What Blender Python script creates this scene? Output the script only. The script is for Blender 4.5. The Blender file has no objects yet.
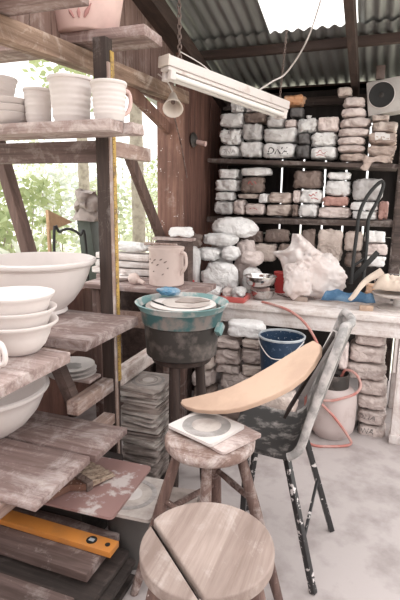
import bpy, bmesh, math, random
from mathutils import Vector, Matrix, noise, Quaternion
from mathutils.bvhtree import BVHTree
from math import sin, cos, pi, radians, tan, atan2, sqrt

S = bpy.context.scene
COL = S.collection
R = random.Random(7)

# ------------------------------------------------------------------ camera
FPX = 480.0
YAW, PITCH, ROLL = radians(20), radians(12.1), radians(0.7)
CAM = Vector((0, 0, 1.5))
FWD = Vector((-sin(YAW) * cos(PITCH), cos(YAW) * cos(PITCH), -sin(PITCH)))
_r0 = Vector((cos(YAW), sin(YAW), 0)); _u0 = _r0.cross(FWD)
RIGHT = _r0 * cos(ROLL) + _u0 * sin(ROLL)
UP = RIGHT.cross(FWD)
cd = bpy.data.cameras.new('camera')
cam = bpy.data.objects.new('camera', cd); COL.objects.link(cam)
cam.matrix_world = Matrix((RIGHT, UP, -FWD)).transposed().to_4x4()
cam.location = CAM
cd.sensor_fit = 'VERTICAL'; cd.sensor_height = 36.0; cd.sensor_width = 24.0
cd.lens = FPX / 600 * 36
cd.clip_start = 0.02
cd.dof.use_dof = False
S.camera = cam

def ray(px, py): return RIGHT * ((px - 200) / FPX) + UP * ((300 - py) / FPX) + FWD
def atx(px, py, x): d = ray(px, py); return CAM + d * (x / d.x)
def aty(px, py, y): d = ray(px, py); return CAM + d * (y / d.y)
def atz(px, py, z): d = ray(px, py); return CAM + d * ((z - 1.5) / d.z)

# ------------------------------------------------------------------ materials
MATS = {}
def nt(name):
    m = bpy.data.materials.new(name); m.use_nodes = True
    t = m.node_tree; t.nodes.clear()
    out = t.nodes.new('ShaderNodeOutputMaterial')
    b = t.nodes.new('ShaderNodeBsdfPrincipled')
    t.links.new(b.outputs[0], out.inputs[0])
    MATS[name] = m
    return m, t, b
def N(t, kind, **kw):
    n = t.nodes.new(kind)
    for k, v in kw.items():
        if k.startswith('i_'):
            n.inputs[k[2:].replace('_', ' ')].default_value = v
        else: setattr(n, k, v)
    return n
def L(t, a, b): t.links.new(a, b)
def rgba(c): return (c[0], c[1], c[2], 1.0)
def mixc(t, fac, a, b, mode='MIX'):
    n = t.nodes.new('ShaderNodeMix'); n.data_type = 'RGBA'; n.blend_type = mode
    for sock, v in ((n.inputs[0], fac), (n.inputs[6], a), (n.inputs[7], b)):
        if isinstance(v, (int, float)): sock.default_value = v
        elif isinstance(v, tuple): sock.default_value = rgba(v)
        else: t.links.new(v, sock)
    return n.outputs[2]
def maprange(t, v, a, b, c=0.0, d=1.0):
    n = t.nodes.new('ShaderNodeMapRange'); n.clamp = True
    n.inputs[1].default_value = a; n.inputs[2].default_value = b
    n.inputs[3].default_value = c; n.inputs[4].default_value = d
    t.links.new(v, n.inputs[0]); return n.outputs[0]
def coords(t, scale=(1, 1, 1)):
    tc = N(t, 'ShaderNodeTexCoord'); oi = N(t, 'ShaderNodeObjectInfo')
    mul = N(t, 'ShaderNodeVectorMath', operation='SCALE'); mul.inputs[0].default_value = (13.7, 7.3, 21.1)
    L(t, oi.outputs['Random'], mul.inputs['Scale'])
    add = N(t, 'ShaderNodeVectorMath', operation='ADD')
    L(t, tc.outputs['Object'], add.inputs[0]); L(t, mul.outputs[0], add.inputs[1])
    mp = N(t, 'ShaderNodeMapping'); mp.inputs['Scale'].default_value = scale
    L(t, add.outputs[0], mp.inputs[0])
    return mp.outputs[0], add.outputs[0], oi.outputs['Random']
def noise_n(t, vec, scale, detail=4, rough=0.6, dist=0.0):
    n = N(t, 'ShaderNodeTexNoise'); n.inputs['Scale'].default_value = scale
    n.inputs['Detail'].default_value = detail; n.inputs['Roughness'].default_value = rough
    n.inputs['Distortion'].default_value = dist
    L(t, vec, n.inputs['Vector']); return n.outputs[0]
def bump(t, b, h, strength=0.3, dist=0.01):
    n = N(t, 'ShaderNodeBump'); n.inputs['Strength'].default_value = strength; n.inputs['Distance'].default_value = dist
    L(t, h, n.inputs['Height']); L(t, n.outputs[0], b.inputs['Normal'])

def wood(name, light, dark, dust=(0.62, 0.56, 0.54), dusty=0.4, axis='x', splat=0.0, rough=0.8, scale=1.0):
    m, t, b = nt(name)
    sc = {'x': (1.6, 26, 26), 'y': (26, 1.6, 26), 'z': (26, 26, 1.6)}[axis]
    v, plain, rnd = coords(t, tuple(s * scale for s in sc))
    g = noise_n(t, v, 1.0, 6, 0.7, 0.5)
    c = mixc(t, maprange(t, g, 0.36, 0.64), dark, light)
    big = noise_n(t, plain, 2.6 * scale, 4, 0.6)
    c = mixc(t, maprange(t, big, 0.50, 0.72, 0, .55), c, tuple(x * .62 for x in dark))
    p = noise_n(t, plain, 6.5 * scale, 8, 0.78, 0.8)
    gm = N(t, 'ShaderNodeMath', operation='MULTIPLY_ADD'); L(t, g, gm.inputs[0]); gm.inputs[1].default_value = 0.30; L(t, p, gm.inputs[2])
    k0 = 0.80 - 0.30 * dusty
    d = maprange(t, gm.outputs[0], k0 - .02, k0 + 0.20, 0, min(.95, 0.45 + dusty * .6))
    c = mixc(t, d, c, dust)
    if splat:
        vo = N(t, 'ShaderNodeTexVoronoi'); vo.inputs['Scale'].default_value = 60; L(t, plain, vo.inputs['Vector'])
        n2 = noise_n(t, plain, 14, 3)
        s = maprange(t, vo.outputs['Distance'], 0.33, 0.18)
        k = maprange(t, n2, 0.70 - .12 * splat, 0.73 - .12 * splat)
        mm = N(t, 'ShaderNodeMath', operation='MULTIPLY'); L(t, s, mm.inputs[0]); L(t, k, mm.inputs[1])
        c = mixc(t, mm.outputs[0], c, (0.72, 0.66, 0.64))
    hv = N(t, 'ShaderNodeHueSaturation'); L(t, c, hv.inputs['Color'])
    L(t, maprange(t, rnd, 0, 1, 0.85, 1.15), hv.inputs['Value'])
    L(t, hv.outputs[0], b.inputs['Base Color'])
    b.inputs['Roughness'].default_value = rough
    bump(t, b, g, 0.6, 0.004)
    return m

def plain(name, col, rough=0.6, var=0.12, nscale=9.0, metal=0.0, bmp=0.0, bscale=40, spec=None, col2=None, thr=(0.45, 0.65)):
    m, t, b = nt(name)
    v, pl, rnd = coords(t)
    n = noise_n(t, pl, nscale, 5, 0.6)
    c2 = col2 if col2 else tuple(max(0, x * (1 - var * 2)) for x in col)
    c = mixc(t, maprange(t, n, thr[0], thr[1]), col, c2)
    L(t, c, b.inputs['Base Color'])
    b.inputs['Roughness'].default_value = rough; b.inputs['Metallic'].default_value = metal
    if spec is not None: b.inputs['Specular IOR Level'].default_value = spec
    if bmp: bump(t, b, noise_n(t, pl, bscale, 4), bmp, 0.004)
    return m

def bagmat(name, col, col2, mix=(0.45, 0.7), rough=0.42, crumple=0.75):
    m, t, b = nt(name)
    v, pl, rnd = coords(t)
    n = noise_n(t, pl, 7, 5, 0.65, 0.6)
    c = mixc(t, maprange(t, n, mix[0], mix[1]), col, col2)
    hv = N(t, 'ShaderNodeHueSaturation'); L(t, c, hv.inputs['Color'])
    L(t, maprange(t, rnd, 0, 1, 0.90, 1.07), hv.inputs['Value'])
    L(t, hv.outputs[0], b.inputs['Base Color'])
    b.inputs['Roughness'].default_value = rough
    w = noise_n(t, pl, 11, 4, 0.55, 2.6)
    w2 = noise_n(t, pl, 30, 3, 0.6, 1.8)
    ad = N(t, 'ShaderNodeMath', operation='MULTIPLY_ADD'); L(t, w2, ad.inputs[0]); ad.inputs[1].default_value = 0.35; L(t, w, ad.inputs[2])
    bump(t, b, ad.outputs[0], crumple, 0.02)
    hv2 = mixc(t, maprange(t, w, 0.36, 0.22, 0, .45), hv.outputs[0], tuple(x * .5 for x in col2)); L(t, hv2, b.inputs['Base Color'])  # crease shade put into the colour, darker where the bump dips
    return m

wood('wood_plank', (0.31, 0.222, 0.204), (0.165, 0.106, 0.096), (0.60, 0.53, 0.51), 0.46)
wood('wood_plank_dark', (0.173, 0.116, 0.105), (0.083, 0.053, 0.046), (0.468, 0.405, 0.387), 0.42)
wood('wood_rail_pale', (0.50, 0.42, 0.385), (0.32, 0.23, 0.20), (0.72, 0.67, 0.65), 0.62, 'y')
wood('wood_plank_pale', (0.40, 0.308, 0.285), (0.22, 0.152, 0.138), (0.63, 0.56, 0.54), 0.56)
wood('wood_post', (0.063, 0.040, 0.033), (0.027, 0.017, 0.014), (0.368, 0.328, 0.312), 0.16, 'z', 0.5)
wood('wood_rail', (0.40, 0.29, 0.245), (0.19, 0.115, 0.095), (0.68, 0.62, 0.60), 0.45, 'y')
wood('wood_rail_dark', (0.130, 0.085, 0.072), (0.055, 0.034, 0.029), (0.391, 0.340, 0.319), 0.22, 'y')
wood('wood_beam', (0.306, 0.208, 0.153), (0.128, 0.075, 0.051), (0.551, 0.475, 0.427), 0.36, 'y')
wood('wood_wall', (0.22, 0.105, 0.078), (0.10, 0.046, 0.036), (0.26, 0.17, 0.145), 0.12, 'z')
wood('wood_wall_pale', (0.306, 0.200, 0.170), (0.162, 0.093, 0.076), (0.500, 0.420, 0.390), 0.3, 'z')
wood('wood_wallpost', (0.29, 0.155, 0.115), (0.135, 0.066, 0.05), (0.60, 0.53, 0.50), 0.18, 'z', 0.8)
wood('wood_brace', (0.135, 0.083, 0.068), (0.064, 0.038, 0.032), (0.360, 0.296, 0.264), 0.16, 'z')
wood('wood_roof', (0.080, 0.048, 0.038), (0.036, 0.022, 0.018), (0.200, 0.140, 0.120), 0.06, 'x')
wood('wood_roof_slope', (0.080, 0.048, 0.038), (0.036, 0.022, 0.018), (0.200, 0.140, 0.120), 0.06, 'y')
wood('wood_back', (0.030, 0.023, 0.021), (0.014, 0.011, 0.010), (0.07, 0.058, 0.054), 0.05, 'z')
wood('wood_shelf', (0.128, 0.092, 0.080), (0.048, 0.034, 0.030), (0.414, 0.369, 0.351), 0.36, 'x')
wood('wood_bench', (0.70, 0.63, 0.60), (0.44, 0.36, 0.33), (0.80, 0.76, 0.745), 0.75, 'x')
wood('wood_bench_leg', (0.62, 0.55, 0.525), (0.42, 0.35, 0.325), (0.74, 0.70, 0.685), 0.62, 'z')
wood('wood_seat', (0.37, 0.295, 0.262), (0.215, 0.155, 0.132), (0.50, 0.445, 0.42), 0.34, 'y', 0, 0.7, 0.7)
wood('wood_seat_splashed', (0.281, 0.187, 0.157), (0.153, 0.092, 0.076), (0.627, 0.560, 0.537), 0.52, 'x', 0.6)
wood('wood_leg', (0.176, 0.109, 0.090), (0.083, 0.046, 0.039), (0.558, 0.500, 0.477), 0.40, 'z', 0.5)
wood('wood_dark_board', (0.051, 0.036, 0.032), (0.021, 0.015, 0.013), (0.140, 0.115, 0.105), 0.26)
wood('wood_lit_strip', (0.46, 0.36, 0.31), (0.26, 0.17, 0.14), (0.72, 0.67, 0.65), 0.5, 'z')
wood('wood_tan', (0.50, 0.33, 0.20), (0.38, 0.24, 0.14), (0.5, 0.4, 0.3), 0.1)
plain('red_board', (0.34, 0.205, 0.19), 0.6, 0.1, 9, col2=(0.60, 0.53, 0.515), thr=(0.56, 0.62))
plain('clay_white', (0.69, 0.63, 0.608), 0.85, 0.03, 5, bmp=0.08, bscale=60)
plain('clay_pink', (0.70, 0.50, 0.46), 0.85, 0.06, 8, bmp=0.08)
plain('clay_jug', (0.60, 0.485, 0.445), 0.75, 0.05, 11, bmp=0.05, col2=(0.52, 0.40, 0.365), thr=(.55, .75))
plain('bowl_inside_shade', (0.62, 0.54, 0.51), 0.85, 0.05, 5)
plain('orange_slab', (0.57, 0.405, 0.305), 0.7, 0.04, 6, bmp=0.08, col2=(.49, .34, .255))
plain('concrete', (0.42, 0.375, 0.368), 0.85, 0.10, 5.5, bmp=0.35, bscale=45, col2=(0.235, 0.20, 0.193), thr=(0.46, 0.78))
plain('earth', (0.74, 0.73, 0.60), 0.95, 0.15, 1.5)
plain('bat', (0.50, 0.45, 0.42), 0.8, 0.10, 9, bmp=0.1, col2=(0.33, 0.28, 0.26))
plain('bat_ring', (0.27, 0.25, 0.24), 0.8, 0.1, 12, col2=(0.50, 0.46, 0.45), thr=(.45, .7))
plain('bat_white', (0.66, 0.615, 0.595), 0.7, 0.06, 9)
plain('bat_dark', (0.34, 0.285, 0.26), 0.85, 0.12, 9, col2=(0.18, 0.145, 0.13))
plain('black_iron', (0.018, 0.017, 0.018), 0.45, 0.1, 38, col2=(0.55, 0.51, 0.50), thr=(0.58, 0.62))
plain('black_plain', (0.010, 0.010, 0.010), 0.6, 0.02)
plain('chair_shell', (0.23, 0.22, 0.215), 0.6, 0.1, 18, col2=(0.46, 0.43, 0.42), thr=(0.42, 0.6), bmp=0.2)
plain('chair_inner_shaded', (0.12, 0.115, 0.11), 0.6, 0.1, 14, col2=(0.34, 0.31, 0.30), thr=(0.45, 0.65), bmp=0.15)  # darker shell grey: shade on the backrest's inner side put into the colour
plain('seat_dark', (0.03, 0.028, 0.028), 0.6, 0.1, 15, col2=(0.36, 0.33, 0.315), thr=(0.50, 0.68))
plain('metal_white', (0.72, 0.66, 0.64), 0.5, 0.06, 8, col2=(0.52, 0.43, 0.40), thr=(0.6, 0.75))
plain('tube_white', (0.86, 0.83, 0.80), 0.25, 0.02)
plain('steel', (0.62, 0.60, 0.59), 0.16, 0.1, 6, metal=1.0)
plain('chain_steel', (0.25, 0.19, 0.17), 0.5, 0.1, 30, metal=0.6)
plain('teal', (0.045, 0.115, 0.12), 0.5, 0.05, 11, col2=(0.22, 0.19, 0.175), thr=(0.42, 0.58))
plain('tub_dark', (0.032, 0.027, 0.024), 0.6, 0.1, 8, col2=(0.20, 0.165, 0.15), thr=(0.52, 0.74))
plain('teal_rim', (0.16, 0.285, 0.285), 0.45, 0.05, 12, col2=(0.48, 0.47, 0.455), thr=(0.47, 0.6))
plain('blue_plastic', (0.016, 0.04, 0.082), 0.45, 0.1, 40, col2=(0.12, 0.16, 0.22), thr=(0.60, 0.68))
plain('blue_inside', (0.014, 0.036, 0.075), 0.5, 0.1, 60, col2=(0.5, 0.52, 0.54), thr=(0.62, 0.66))
plain('blue_rim', (0.42, 0.45, 0.48), 0.5, 0.1, 30)
plain('blue_sheet', (0.09, 0.24, 0.38), 0.45, 0.1, 12, col2=(.4, .45, .5), thr=(.55, .7))
plain('blue_cloth', (0.06, 0.14, 0.25), 0.9, 0.15, 10, bmp=0.4, bscale=90, col2=(0.17, 0.29, 0.43), thr=(0.42, 0.62))
plain('tan_cloth', (0.68, 0.57, 0.48), 0.9, 0.08, 10, bmp=0.3)
plain('red_plastic', (0.50, 0.05, 0.05), 0.4, 0.1)
plain('red_tray', (0.48, 0.10, 0.09), 0.45, 0.1, 10, col2=(0.55, 0.38, 0.35), thr=(0.5, 0.7))
plain('hose_red', (0.42, 0.145, 0.12), 0.5, 0.1, 10, col2=(.48, .29, .26))
plain('orange_level', (0.56, 0.22, 0.05), 0.38, 0.05, 12, col2=(0.40, 0.18, 0.065), thr=(0.5, 0.8))
plain('yellow_rule', (0.50, 0.32, 0.085), 0.6, 0.1, 30, col2=(0.20, 0.13, 0.06), thr=(0.48, 0.66))
plain('rule_ink', (0.06, 0.05, 0.04), 0.7)
plain('vial', (0.42, 0.44, 0.46), 0.1)
plain('bristle', (0.40, 0.31, 0.24), 0.9, 0.15, 60, bmp=0.6, bscale=120, col2=(.22, .15, .11))
plain('brush_handle', (0.17, 0.085, 0.06), 0.6, 0.1, 60, col2=(0.55, 0.45, 0.38), thr=(0.58, 0.64))
plain('cord_white', (0.70, 0.65, 0.62), 0.6)
plain('speaker_grey', (0.52, 0.49, 0.47), 0.5, 0.06, 12)
plain('clay_red', (0.52, 0.26, 0.24), 0.8)
plain('cream', (0.72, 0.64, 0.58), 0.5, 0.05)
plain('gas_body', (0.50, 0.425, 0.41), 0.55, 0.08, 8, col2=(0.36, 0.27, 0.25), thr=(0.5, 0.72))
plain('grey_plastic', (0.12, 0.11, 0.105), 0.6, 0.1, 5)
plain('sponge', (0.36, 0.29, 0.25), 0.95, 0.1, 30, bmp=0.6, bscale=140)
plain('cork', (0.50, 0.36, 0.27), 0.9, 0.1, 40, bmp=0.3)
plain('slip', (0.36, 0.29, 0.26), 0.4, 0.1, 30, col2=(0.5, 0.42, 0.4))
plain('orange_plastic', (0.66, 0.34, 0.18), 0.5, 0.1, 8, col2=(0.7, 0.52, 0.4), bmp=0.5, bscale=30)
plain('ink_black', (0.03, 0.03, 0.035), 0.6)
plain('ink_red', (0.52, 0.10, 0.09), 0.6)
plain('paper_label', (0.82, 0.79, 0.77), 0.7, 0.03)
plain('bark', (0.30, 0.265, 0.215), 0.95, 0.15, 14, bmp=0.6, bscale=20, col2=(.20, .17, .135))
plain('tarp', (0.30, 0.255, 0.235), 0.8, 0.15, 12, bmp=0.4, col2=(.16, .13, .12))
plain('dark_green', (0.05, 0.06, 0.05), 0.6)
for nm, c, c2 in (('leaf_pale', (0.32, 0.38, 0.23), (0.54, 0.57, 0.41)), ('leaf_mid', (0.17, 0.23, 0.10), (0.38, 0.42, 0.22)), ('leaf_grey', (0.38, 0.42, 0.35), (0.58, 0.61, 0.53))):
    m, t, b = nt(nm)
    v, pl, rnd = coords(t)
    L(t, mixc(t, maprange(t, noise_n(t, pl, 4, 3), 0.35, 0.65), c, c2), b.inputs['Base Color'])
    b.inputs['Roughness'].default_value = 0.5
    tr = N(t, 'ShaderNodeBsdfTranslucent'); tr.inputs[0].default_value = rgba(c2)
    ms = N(t, 'ShaderNodeMixShader'); ms.inputs[0].default_value = 0.35
    L(t, b.outputs[0], ms.inputs[1]); L(t, tr.outputs[0], ms.inputs[2])
    L(t, ms.outputs[0], [n for n in t.nodes if n.type == 'OUTPUT_MATERIAL'][0].inputs[0])

bagmat('bag_white', (0.88, 0.865, 0.86), (0.72, 0.70, 0.695))
bagmat('bag_grey', (0.70, 0.68, 0.675), (0.50, 0.475, 0.47))
bagmat('bag_pink', (0.74, 0.64, 0.61), (0.56, 0.455, 0.43))
bagmat('bag_tan', (0.62, 0.525, 0.475), (0.42, 0.335, 0.295))
bagmat('bag_brown', (0.24, 0.18, 0.155), (0.11, 0.08, 0.07))
bagmat('bag_dark', (0.14, 0.132, 0.132), (0.08, 0.073, 0.073))
bagmat('bag_red', (0.52, 0.30, 0.26), (0.42, 0.22, 0.19))
bagmat('bag_paper', (0.62, 0.50, 0.445), (0.44, 0.335, 0.29), rough=0.8, crumple=0.9)
bagmat('bag_crumpled', (0.90, 0.89, 0.885), (0.76, 0.74, 0.735), crumple=1.0)
bagmat('bag_under', (0.56, 0.475, 0.445), (0.32, 0.25, 0.23), crumple=1.0)
# thin milky plastic
m, t, b = nt('plastic_milky')
v, pl, rnd = coords(t)
L(t, mixc(t, maprange(t, noise_n(t, pl, 6, 4), 0.4, 0.65), (0.93, 0.885, 0.87), (0.87, 0.765, 0.73)), b.inputs['Base Color'])
b.inputs['Roughness'].default_value = 0.35
bump(t, b, noise_n(t, pl, 18, 3, 0.5, 2.0), 0.5, 0.01)
tr = N(t, 'ShaderNodeBsdfTranslucent'); tr.inputs[0].default_value = (0.9, 0.8, 0.77, 1)
ms = N(t, 'ShaderNodeMixShader'); ms.inputs[0].default_value = 0.3
L(t, b.outputs[0], ms.inputs[1]); L(t, tr.outputs[0], ms.inputs[2])
L(t, ms.outputs[0], [n for n in t.nodes if n.type == 'OUTPUT_MATERIAL'][0].inputs[0])
# corrugated galvanised iron
m, t, b = nt('galvanised')
v, pl, rnd = coords(t, (14, 1.2, 1))
L(t, mixc(t, maprange(t, noise_n(t, v, 1, 4), 0.35, 0.7), (0.33, 0.335, 0.325), (0.20, 0.205, 0.195)), b.inputs['Base Color'])
b.inputs['Roughness'].default_value = 0.42; b.inputs['Metallic'].default_value = 0.35
# translucent roof panel
m, t, b = nt('skylight_sheet')
t.nodes.remove(b)
tr = N(t, 'ShaderNodeBsdfTranslucent'); tr.inputs[0].default_value = (0.93, 0.93, 0.92, 1)
gl = N(t, 'ShaderNodeBsdfDiffuse'); gl.inputs[0].default_value = (0.85, 0.85, 0.85, 1)
ms = N(t, 'ShaderNodeMixShader'); ms.inputs[0].default_value = 0.1
L(t, tr.outputs[0], ms.inputs[1]); L(t, gl.outputs[0], ms.inputs[2])
L(t, ms.outputs[0], [n for n in t.nodes if n.type == 'OUTPUT_MATERIAL'][0].inputs[0])

# ------------------------------------------------------------------ mesh builder
def frame(d):
    d = d.normalized()
    a = Vector((0, 0, 1)) if abs(d.z) < 0.9 else Vector((1, 0, 0))
    u = d.cross(a).normalized(); return u, u.cross(d).normalized()
class MB:
    def __init__(s): s.v = []; s.f = []
    def add(s, vs, fs):
        b = len(s.v); s.v += [Vector(x) for x in vs]; s.f += [tuple(i + b for i in f) for f in fs]; return s
    def bm(s, bmx):
        bmx.verts.index_update()
        s.add([v.co.copy() for v in bmx.verts], [tuple(v.index for v in f.verts) for f in bmx.faces]); bmx.free(); return s
    def box(s, lo, hi, bev=0.004, mat=None, seg=2):
        lo = Vector(lo); hi = Vector(hi); c = (lo + hi) / 2; d = hi - lo
        b = bmesh.new(); bmesh.ops.create_cube(b, size=1)
        for v in b.verts: v.co = Vector((v.co.x * d.x, v.co.y * d.y, v.co.z * d.z))
        bev = min(bev, min(d) * 0.45)
        if bev > 0: bmesh.ops.bevel(b, geom=list(b.edges), offset=bev, segments=seg, affect='EDGES', profile=0.6)
        M = mat.to_4x4() if mat is not None else Matrix()
        for v in b.verts: v.co = c + (M @ v.co)
        return s.bm(b)
    def bar(s, a, b_, w, h, bev=0.004, upv=None):
        """rectangular bar from a to b_, w across, h along upv"""
        a = Vector(a); b_ = Vector(b_); d = b_ - a; ln = d.length; z = d.normalized()
        upv = Vector(upv) if upv is not None else Vector((0, 0, 1))
        if abs(upv.normalized().dot(z)) > 0.98: upv = Vector((0, 1, 0))
        x = upv.cross(z).normalized(); y = z.cross(x)
        M = Matrix((x, y, z)).transposed()
        c = (a + b_) / 2
        b = bmesh.new(); bmesh.ops.create_cube(b, size=1)
        for v in b.verts: v.co = Vector((v.co.x * w, v.co.y * h, v.co.z * ln))
        bev = min(bev, min(w, h, ln) * 0.45)
        if bev > 0: bmesh.ops.bevel(b, geom=list(b.edges), offset=bev, segments=2, affect='EDGES', profile=0.6)
        for v in b.verts: v.co = c + M @ v.co
        return s.bm(b)
    def tube(s, pts, r, n=8, closed=False, caps=True):
        pts = [Vector(p) for p in pts]; m = len(pts)
        rs = r if isinstance(r, (list, tuple)) else [r] * m
        base = len(s.v); u = None
        for i, p in enumerate(pts):
            if closed: d = pts[(i + 1) % m] - pts[i - 1]
            else: d = pts[min(i + 1, m - 1)] - pts[max(i - 1, 0)]
            if d.length < 1e-9: d = Vector((0, 0, 1))
            d.normalize()
            if u is None: u, w = frame(d)
            else:
                u = (u - d * u.dot(d)).normalized(); w = u.cross(d).normalized() * 1
            w = d.cross(u).normalized()
            for k in range(n):
                a = 2 * pi * k / n; s.v.append(p + (u * cos(a) + w * sin(a)) * rs[i])
        for i in range(m if closed else m - 1):
            j = (i + 1) % m
            for k in range(n):
                s.f.append((base + i * n + k, base + i * n + (k + 1) % n, base + j * n + (k + 1) % n, base + j * n + k))
        if caps and not closed:
            s.f.append(tuple(base + k for k in reversed(range(n)))); s.f.append(tuple(base + (m - 1) * n + k for k in range(n)))
        return s
    def lathe(s, prof, c=(0, 0, 0), n=48, wob=0.0, seed=0, M=None):
        """prof: list of (r, z); r = 0 closes"""
        c = Vector(c); rings = []
        for r, z in prof:
            if r <= 1e-6:
                p = Vector((0, 0, z)); s.v.append(c + (M @ p if M is not None else p)); rings.append([len(s.v) - 1])
            else:
                ring = []
                for k in range(n):
                    a = 2 * pi * k / n
                    rr = r * (1 + wob * noise.noise(Vector((cos(a) * 1.5 + seed, sin(a) * 1.5, z * 6))))
                    p = Vector((rr * cos(a), rr * sin(a), z))
                    s.v.append(c + (M @ p if M is not None else p)); ring.append(len(s.v) - 1)
                rings.append(ring)
        for A, B in zip(rings, rings[1:]):
            if len(A) == 1 and len(B) == 1: continue
            for k in range(n):
                if len(A) == 1: s.f.append((A[0], B[(k + 1) % n], B[k]))
                elif len(B) == 1: s.f.append((A[k], A[(k + 1) % n], B[0]))
                else: s.f.append((A[k], A[(k + 1) % n], B[(k + 1) % n], B[k]))
        return s
    def prism(s, poly, z0, z1, M=None, c=(0, 0, 0)):
        n = len(poly); c = Vector(c); b = len(s.v)
        for z in (z0, z1):
            for x, y in poly:
                p = Vector((x, y, z)); s.v.append(c + (M @ p if M is not None else p))
        s.f.append(tuple(b + i for i in reversed(range(n)))); s.f.append(tuple(b + n + i for i in range(n)))
        for i in range(n): s.f.append((b + i, b + (i + 1) % n, b + n + (i + 1) % n, b + n + i))
        return s
    def jitter(s, amp, freq, seed=0, axes=(1, 1, 1)):
        o = Vector((seed * 3.17, seed * 1.3, seed * 7.7))
        for v in s.v:
            n = noise.noise_vector(v * freq + o)
            v.x += n.x * amp * axes[0]; v.y += n.y * amp * axes[1]; v.z += n.z * amp * axes[2]
        return s
    def build(s, name, mat, parent=None, origin=None, smooth=40, rot=None):
        me = bpy.data.meshes.new(name)
        o_ = Vector(origin) if origin is not None else (Vector((0, 0, 0)) if parent is not None else None)
        if o_ is None:
            xs = [v.x for v in s.v]; ys = [v.y for v in s.v]; zs = [v.z for v in s.v]
            o_ = Vector(((min(xs) + max(xs)) / 2, (min(ys) + max(ys)) / 2, min(zs)))
        me.from_pydata([v - o_ for v in s.v], [], s.f)
        bmx = bmesh.new(); bmx.from_mesh(me); bmesh.ops.recalc_face_normals(bmx, faces=bmx.faces); bmx.to_mesh(me); bmx.free()
        me.materials.append(MATS[mat] if isinstance(mat, str) else mat)
        for p in me.polygons: p.use_smooth = True
        me.set_sharp_from_angle(angle=radians(smooth))
        ob = bpy.data.objects.new(name, me); COL.objects.link(ob)
        if parent is not None:
            ob.parent = parent
            ob.location = o_ - Vector(parent['_at']) if '_at' in parent else o_
        else:
            ob.location = o_
        return ob

def tag(o, label=None, cat=None, group=None, kind=None):
    for k, v in (('label', label), ('category', cat), ('group', group), ('kind', kind)):
        if v: o[k] = v
    return o
def empty(name, at, label, cat, group=None):
    o = bpy.data.objects.new(name, None); COL.objects.link(o); o.location = at; o.empty_display_size = 0.1
    o['_at'] = tuple(at)
    return tag(o, label, cat, group)
def struct(mb, name, mat, **k): return tag(mb.build(name, mat, **k), kind='structure')

def smoothpath(pts, per=8):
    pts = [Vector(p) for p in pts]; out = []
    P = [pts[0] * 2 - pts[1]] + pts + [pts[-1] * 2 - pts[-2]]
    for i in range(1, len(P) - 2):
        for k in range(per):
            u = k / per; a, b, c, d = P[i - 1], P[i], P[i + 1], P[i + 2]
            out.append(0.5 * ((2 * b) + (c - a) * u + (2 * a - 5 * b + 4 * c - d) * u * u + (3 * b - a - 3 * c + d) * u ** 3))
    out.append(pts[-1]); return out

# ------------------------------------------------------------------ the shed
BACK = 4.15
WL = -1.34          # inner face of the timber wall
SLOPE = tan(radians(12))
def roofz(y): return 2.41 + SLOPE * (BACK - y)

struct(MB().box((-1.95, -3.0, -0.12), (2.6, 4.35, 0.0), 0), 'floor', 'concrete')
struct(MB().box((-1.95, -2.2, 0.0), (1.4, -2.15, 2.9), 0.004), 'wall_front_added', 'wood_wall')  # unseen wall, added behind the camera to cut frontal fill light
struct(MB().box((-16, -8, -0.30), (12, 26, -0.13), 0), 'ground', 'earth')
# back wall: upright boards with thin daylight gaps
mb = MB(); x = -1.42; k = 0
gaps = [aty(px, 190, BACK).x for px in (281, 302.5, 324, 345, 366)]
edges = [-1.42, -1.2, -1.02] + gaps[:1]
edges = [-1.42, -1.2, -1.0, -0.83] + gaps + [0.2]
for a, b in zip(edges, edges[1:]):
    g0 = 0.008 if any(abs(a - q) < 1e-6 for q in gaps) else -0.0005
    g1 = 0.008 if any(abs(b - q) < 1e-6 for q in gaps) else -0.0005
    mb.box((a + g0, BACK, 1.20), (b - g1, BACK + 0.022, 2.08), 0.001)
mb.box((-1.42, BACK, 0.0), (0.2, BACK + 0.022, 1.198), 0.001); mb.box((-1.42, BACK, 2.082), (0.2, BACK + 0.022, 2.37), 0.001)
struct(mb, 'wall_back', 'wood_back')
# left wall boards beyond the corner post, and over the header beam
mb = MB(); y = 3.2
while y < BACK:
    w = min(0.105 + R.random() * 0.03, BACK - y)
    mb.box((WL - 0.02, y + 0.002, 0.0), (WL + R.uniform(-.002, .002), y + w - 0.002, roofz(y + w) - 0.09), 0.003); y += w
struct(mb, 'wall_left', 'wood_wall')
mb = MB(); y = 0.9
while y < 3.2:
    w = 0.13 + R.random() * 0.07
    mb.box((WL - 0.06, y + 0.003, 2.10), (WL - 0.04 + R.uniform(-.003, .003), min(y + w, 3.22) - 0.003, roofz(y + w) - 0.03), 0.003); y += w
struct(mb, 'wall_left_gable', 'wood_wall_pale')
struct(MB().box((-1.95, -1.0, 0.0), (-1.91, 3.2, 0.86), 0.003), 'wall_left_added_dark', 'wood_wall')  # low wall added to darken the background under the rack
# header beam, corner post, knee brace and slanting brace
bt = 2.185
struct(MB().bar((WL + .01, 0.2, 2.010), (WL + .01, 3.28, 2.166), .08, .08, .008).jitter(0.004, 5, 1), 'trim_1', 'wood_beam')
struct(MB().box((WL - 0.10, 3.07, 0.0), (WL + 0.055, 3.19, 2.117), 0.008), 'trim_2', 'wood_wallpost')
a = atx(128, 92, WL - 0.01); b = atx(170, 128, WL - 0.01)
struct(MB().bar(atx(124, 84, WL - .02), atx(169, 130, WL - .02), 0.035, 0.07), 'trim_3', 'wood_wallpost')
struct(MB().bar(atx(127, 150, WL - 0.06), atx(163, 243, WL - 0.06), 0.035, 0.075), 'trim_4', 'wood_brace')
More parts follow.
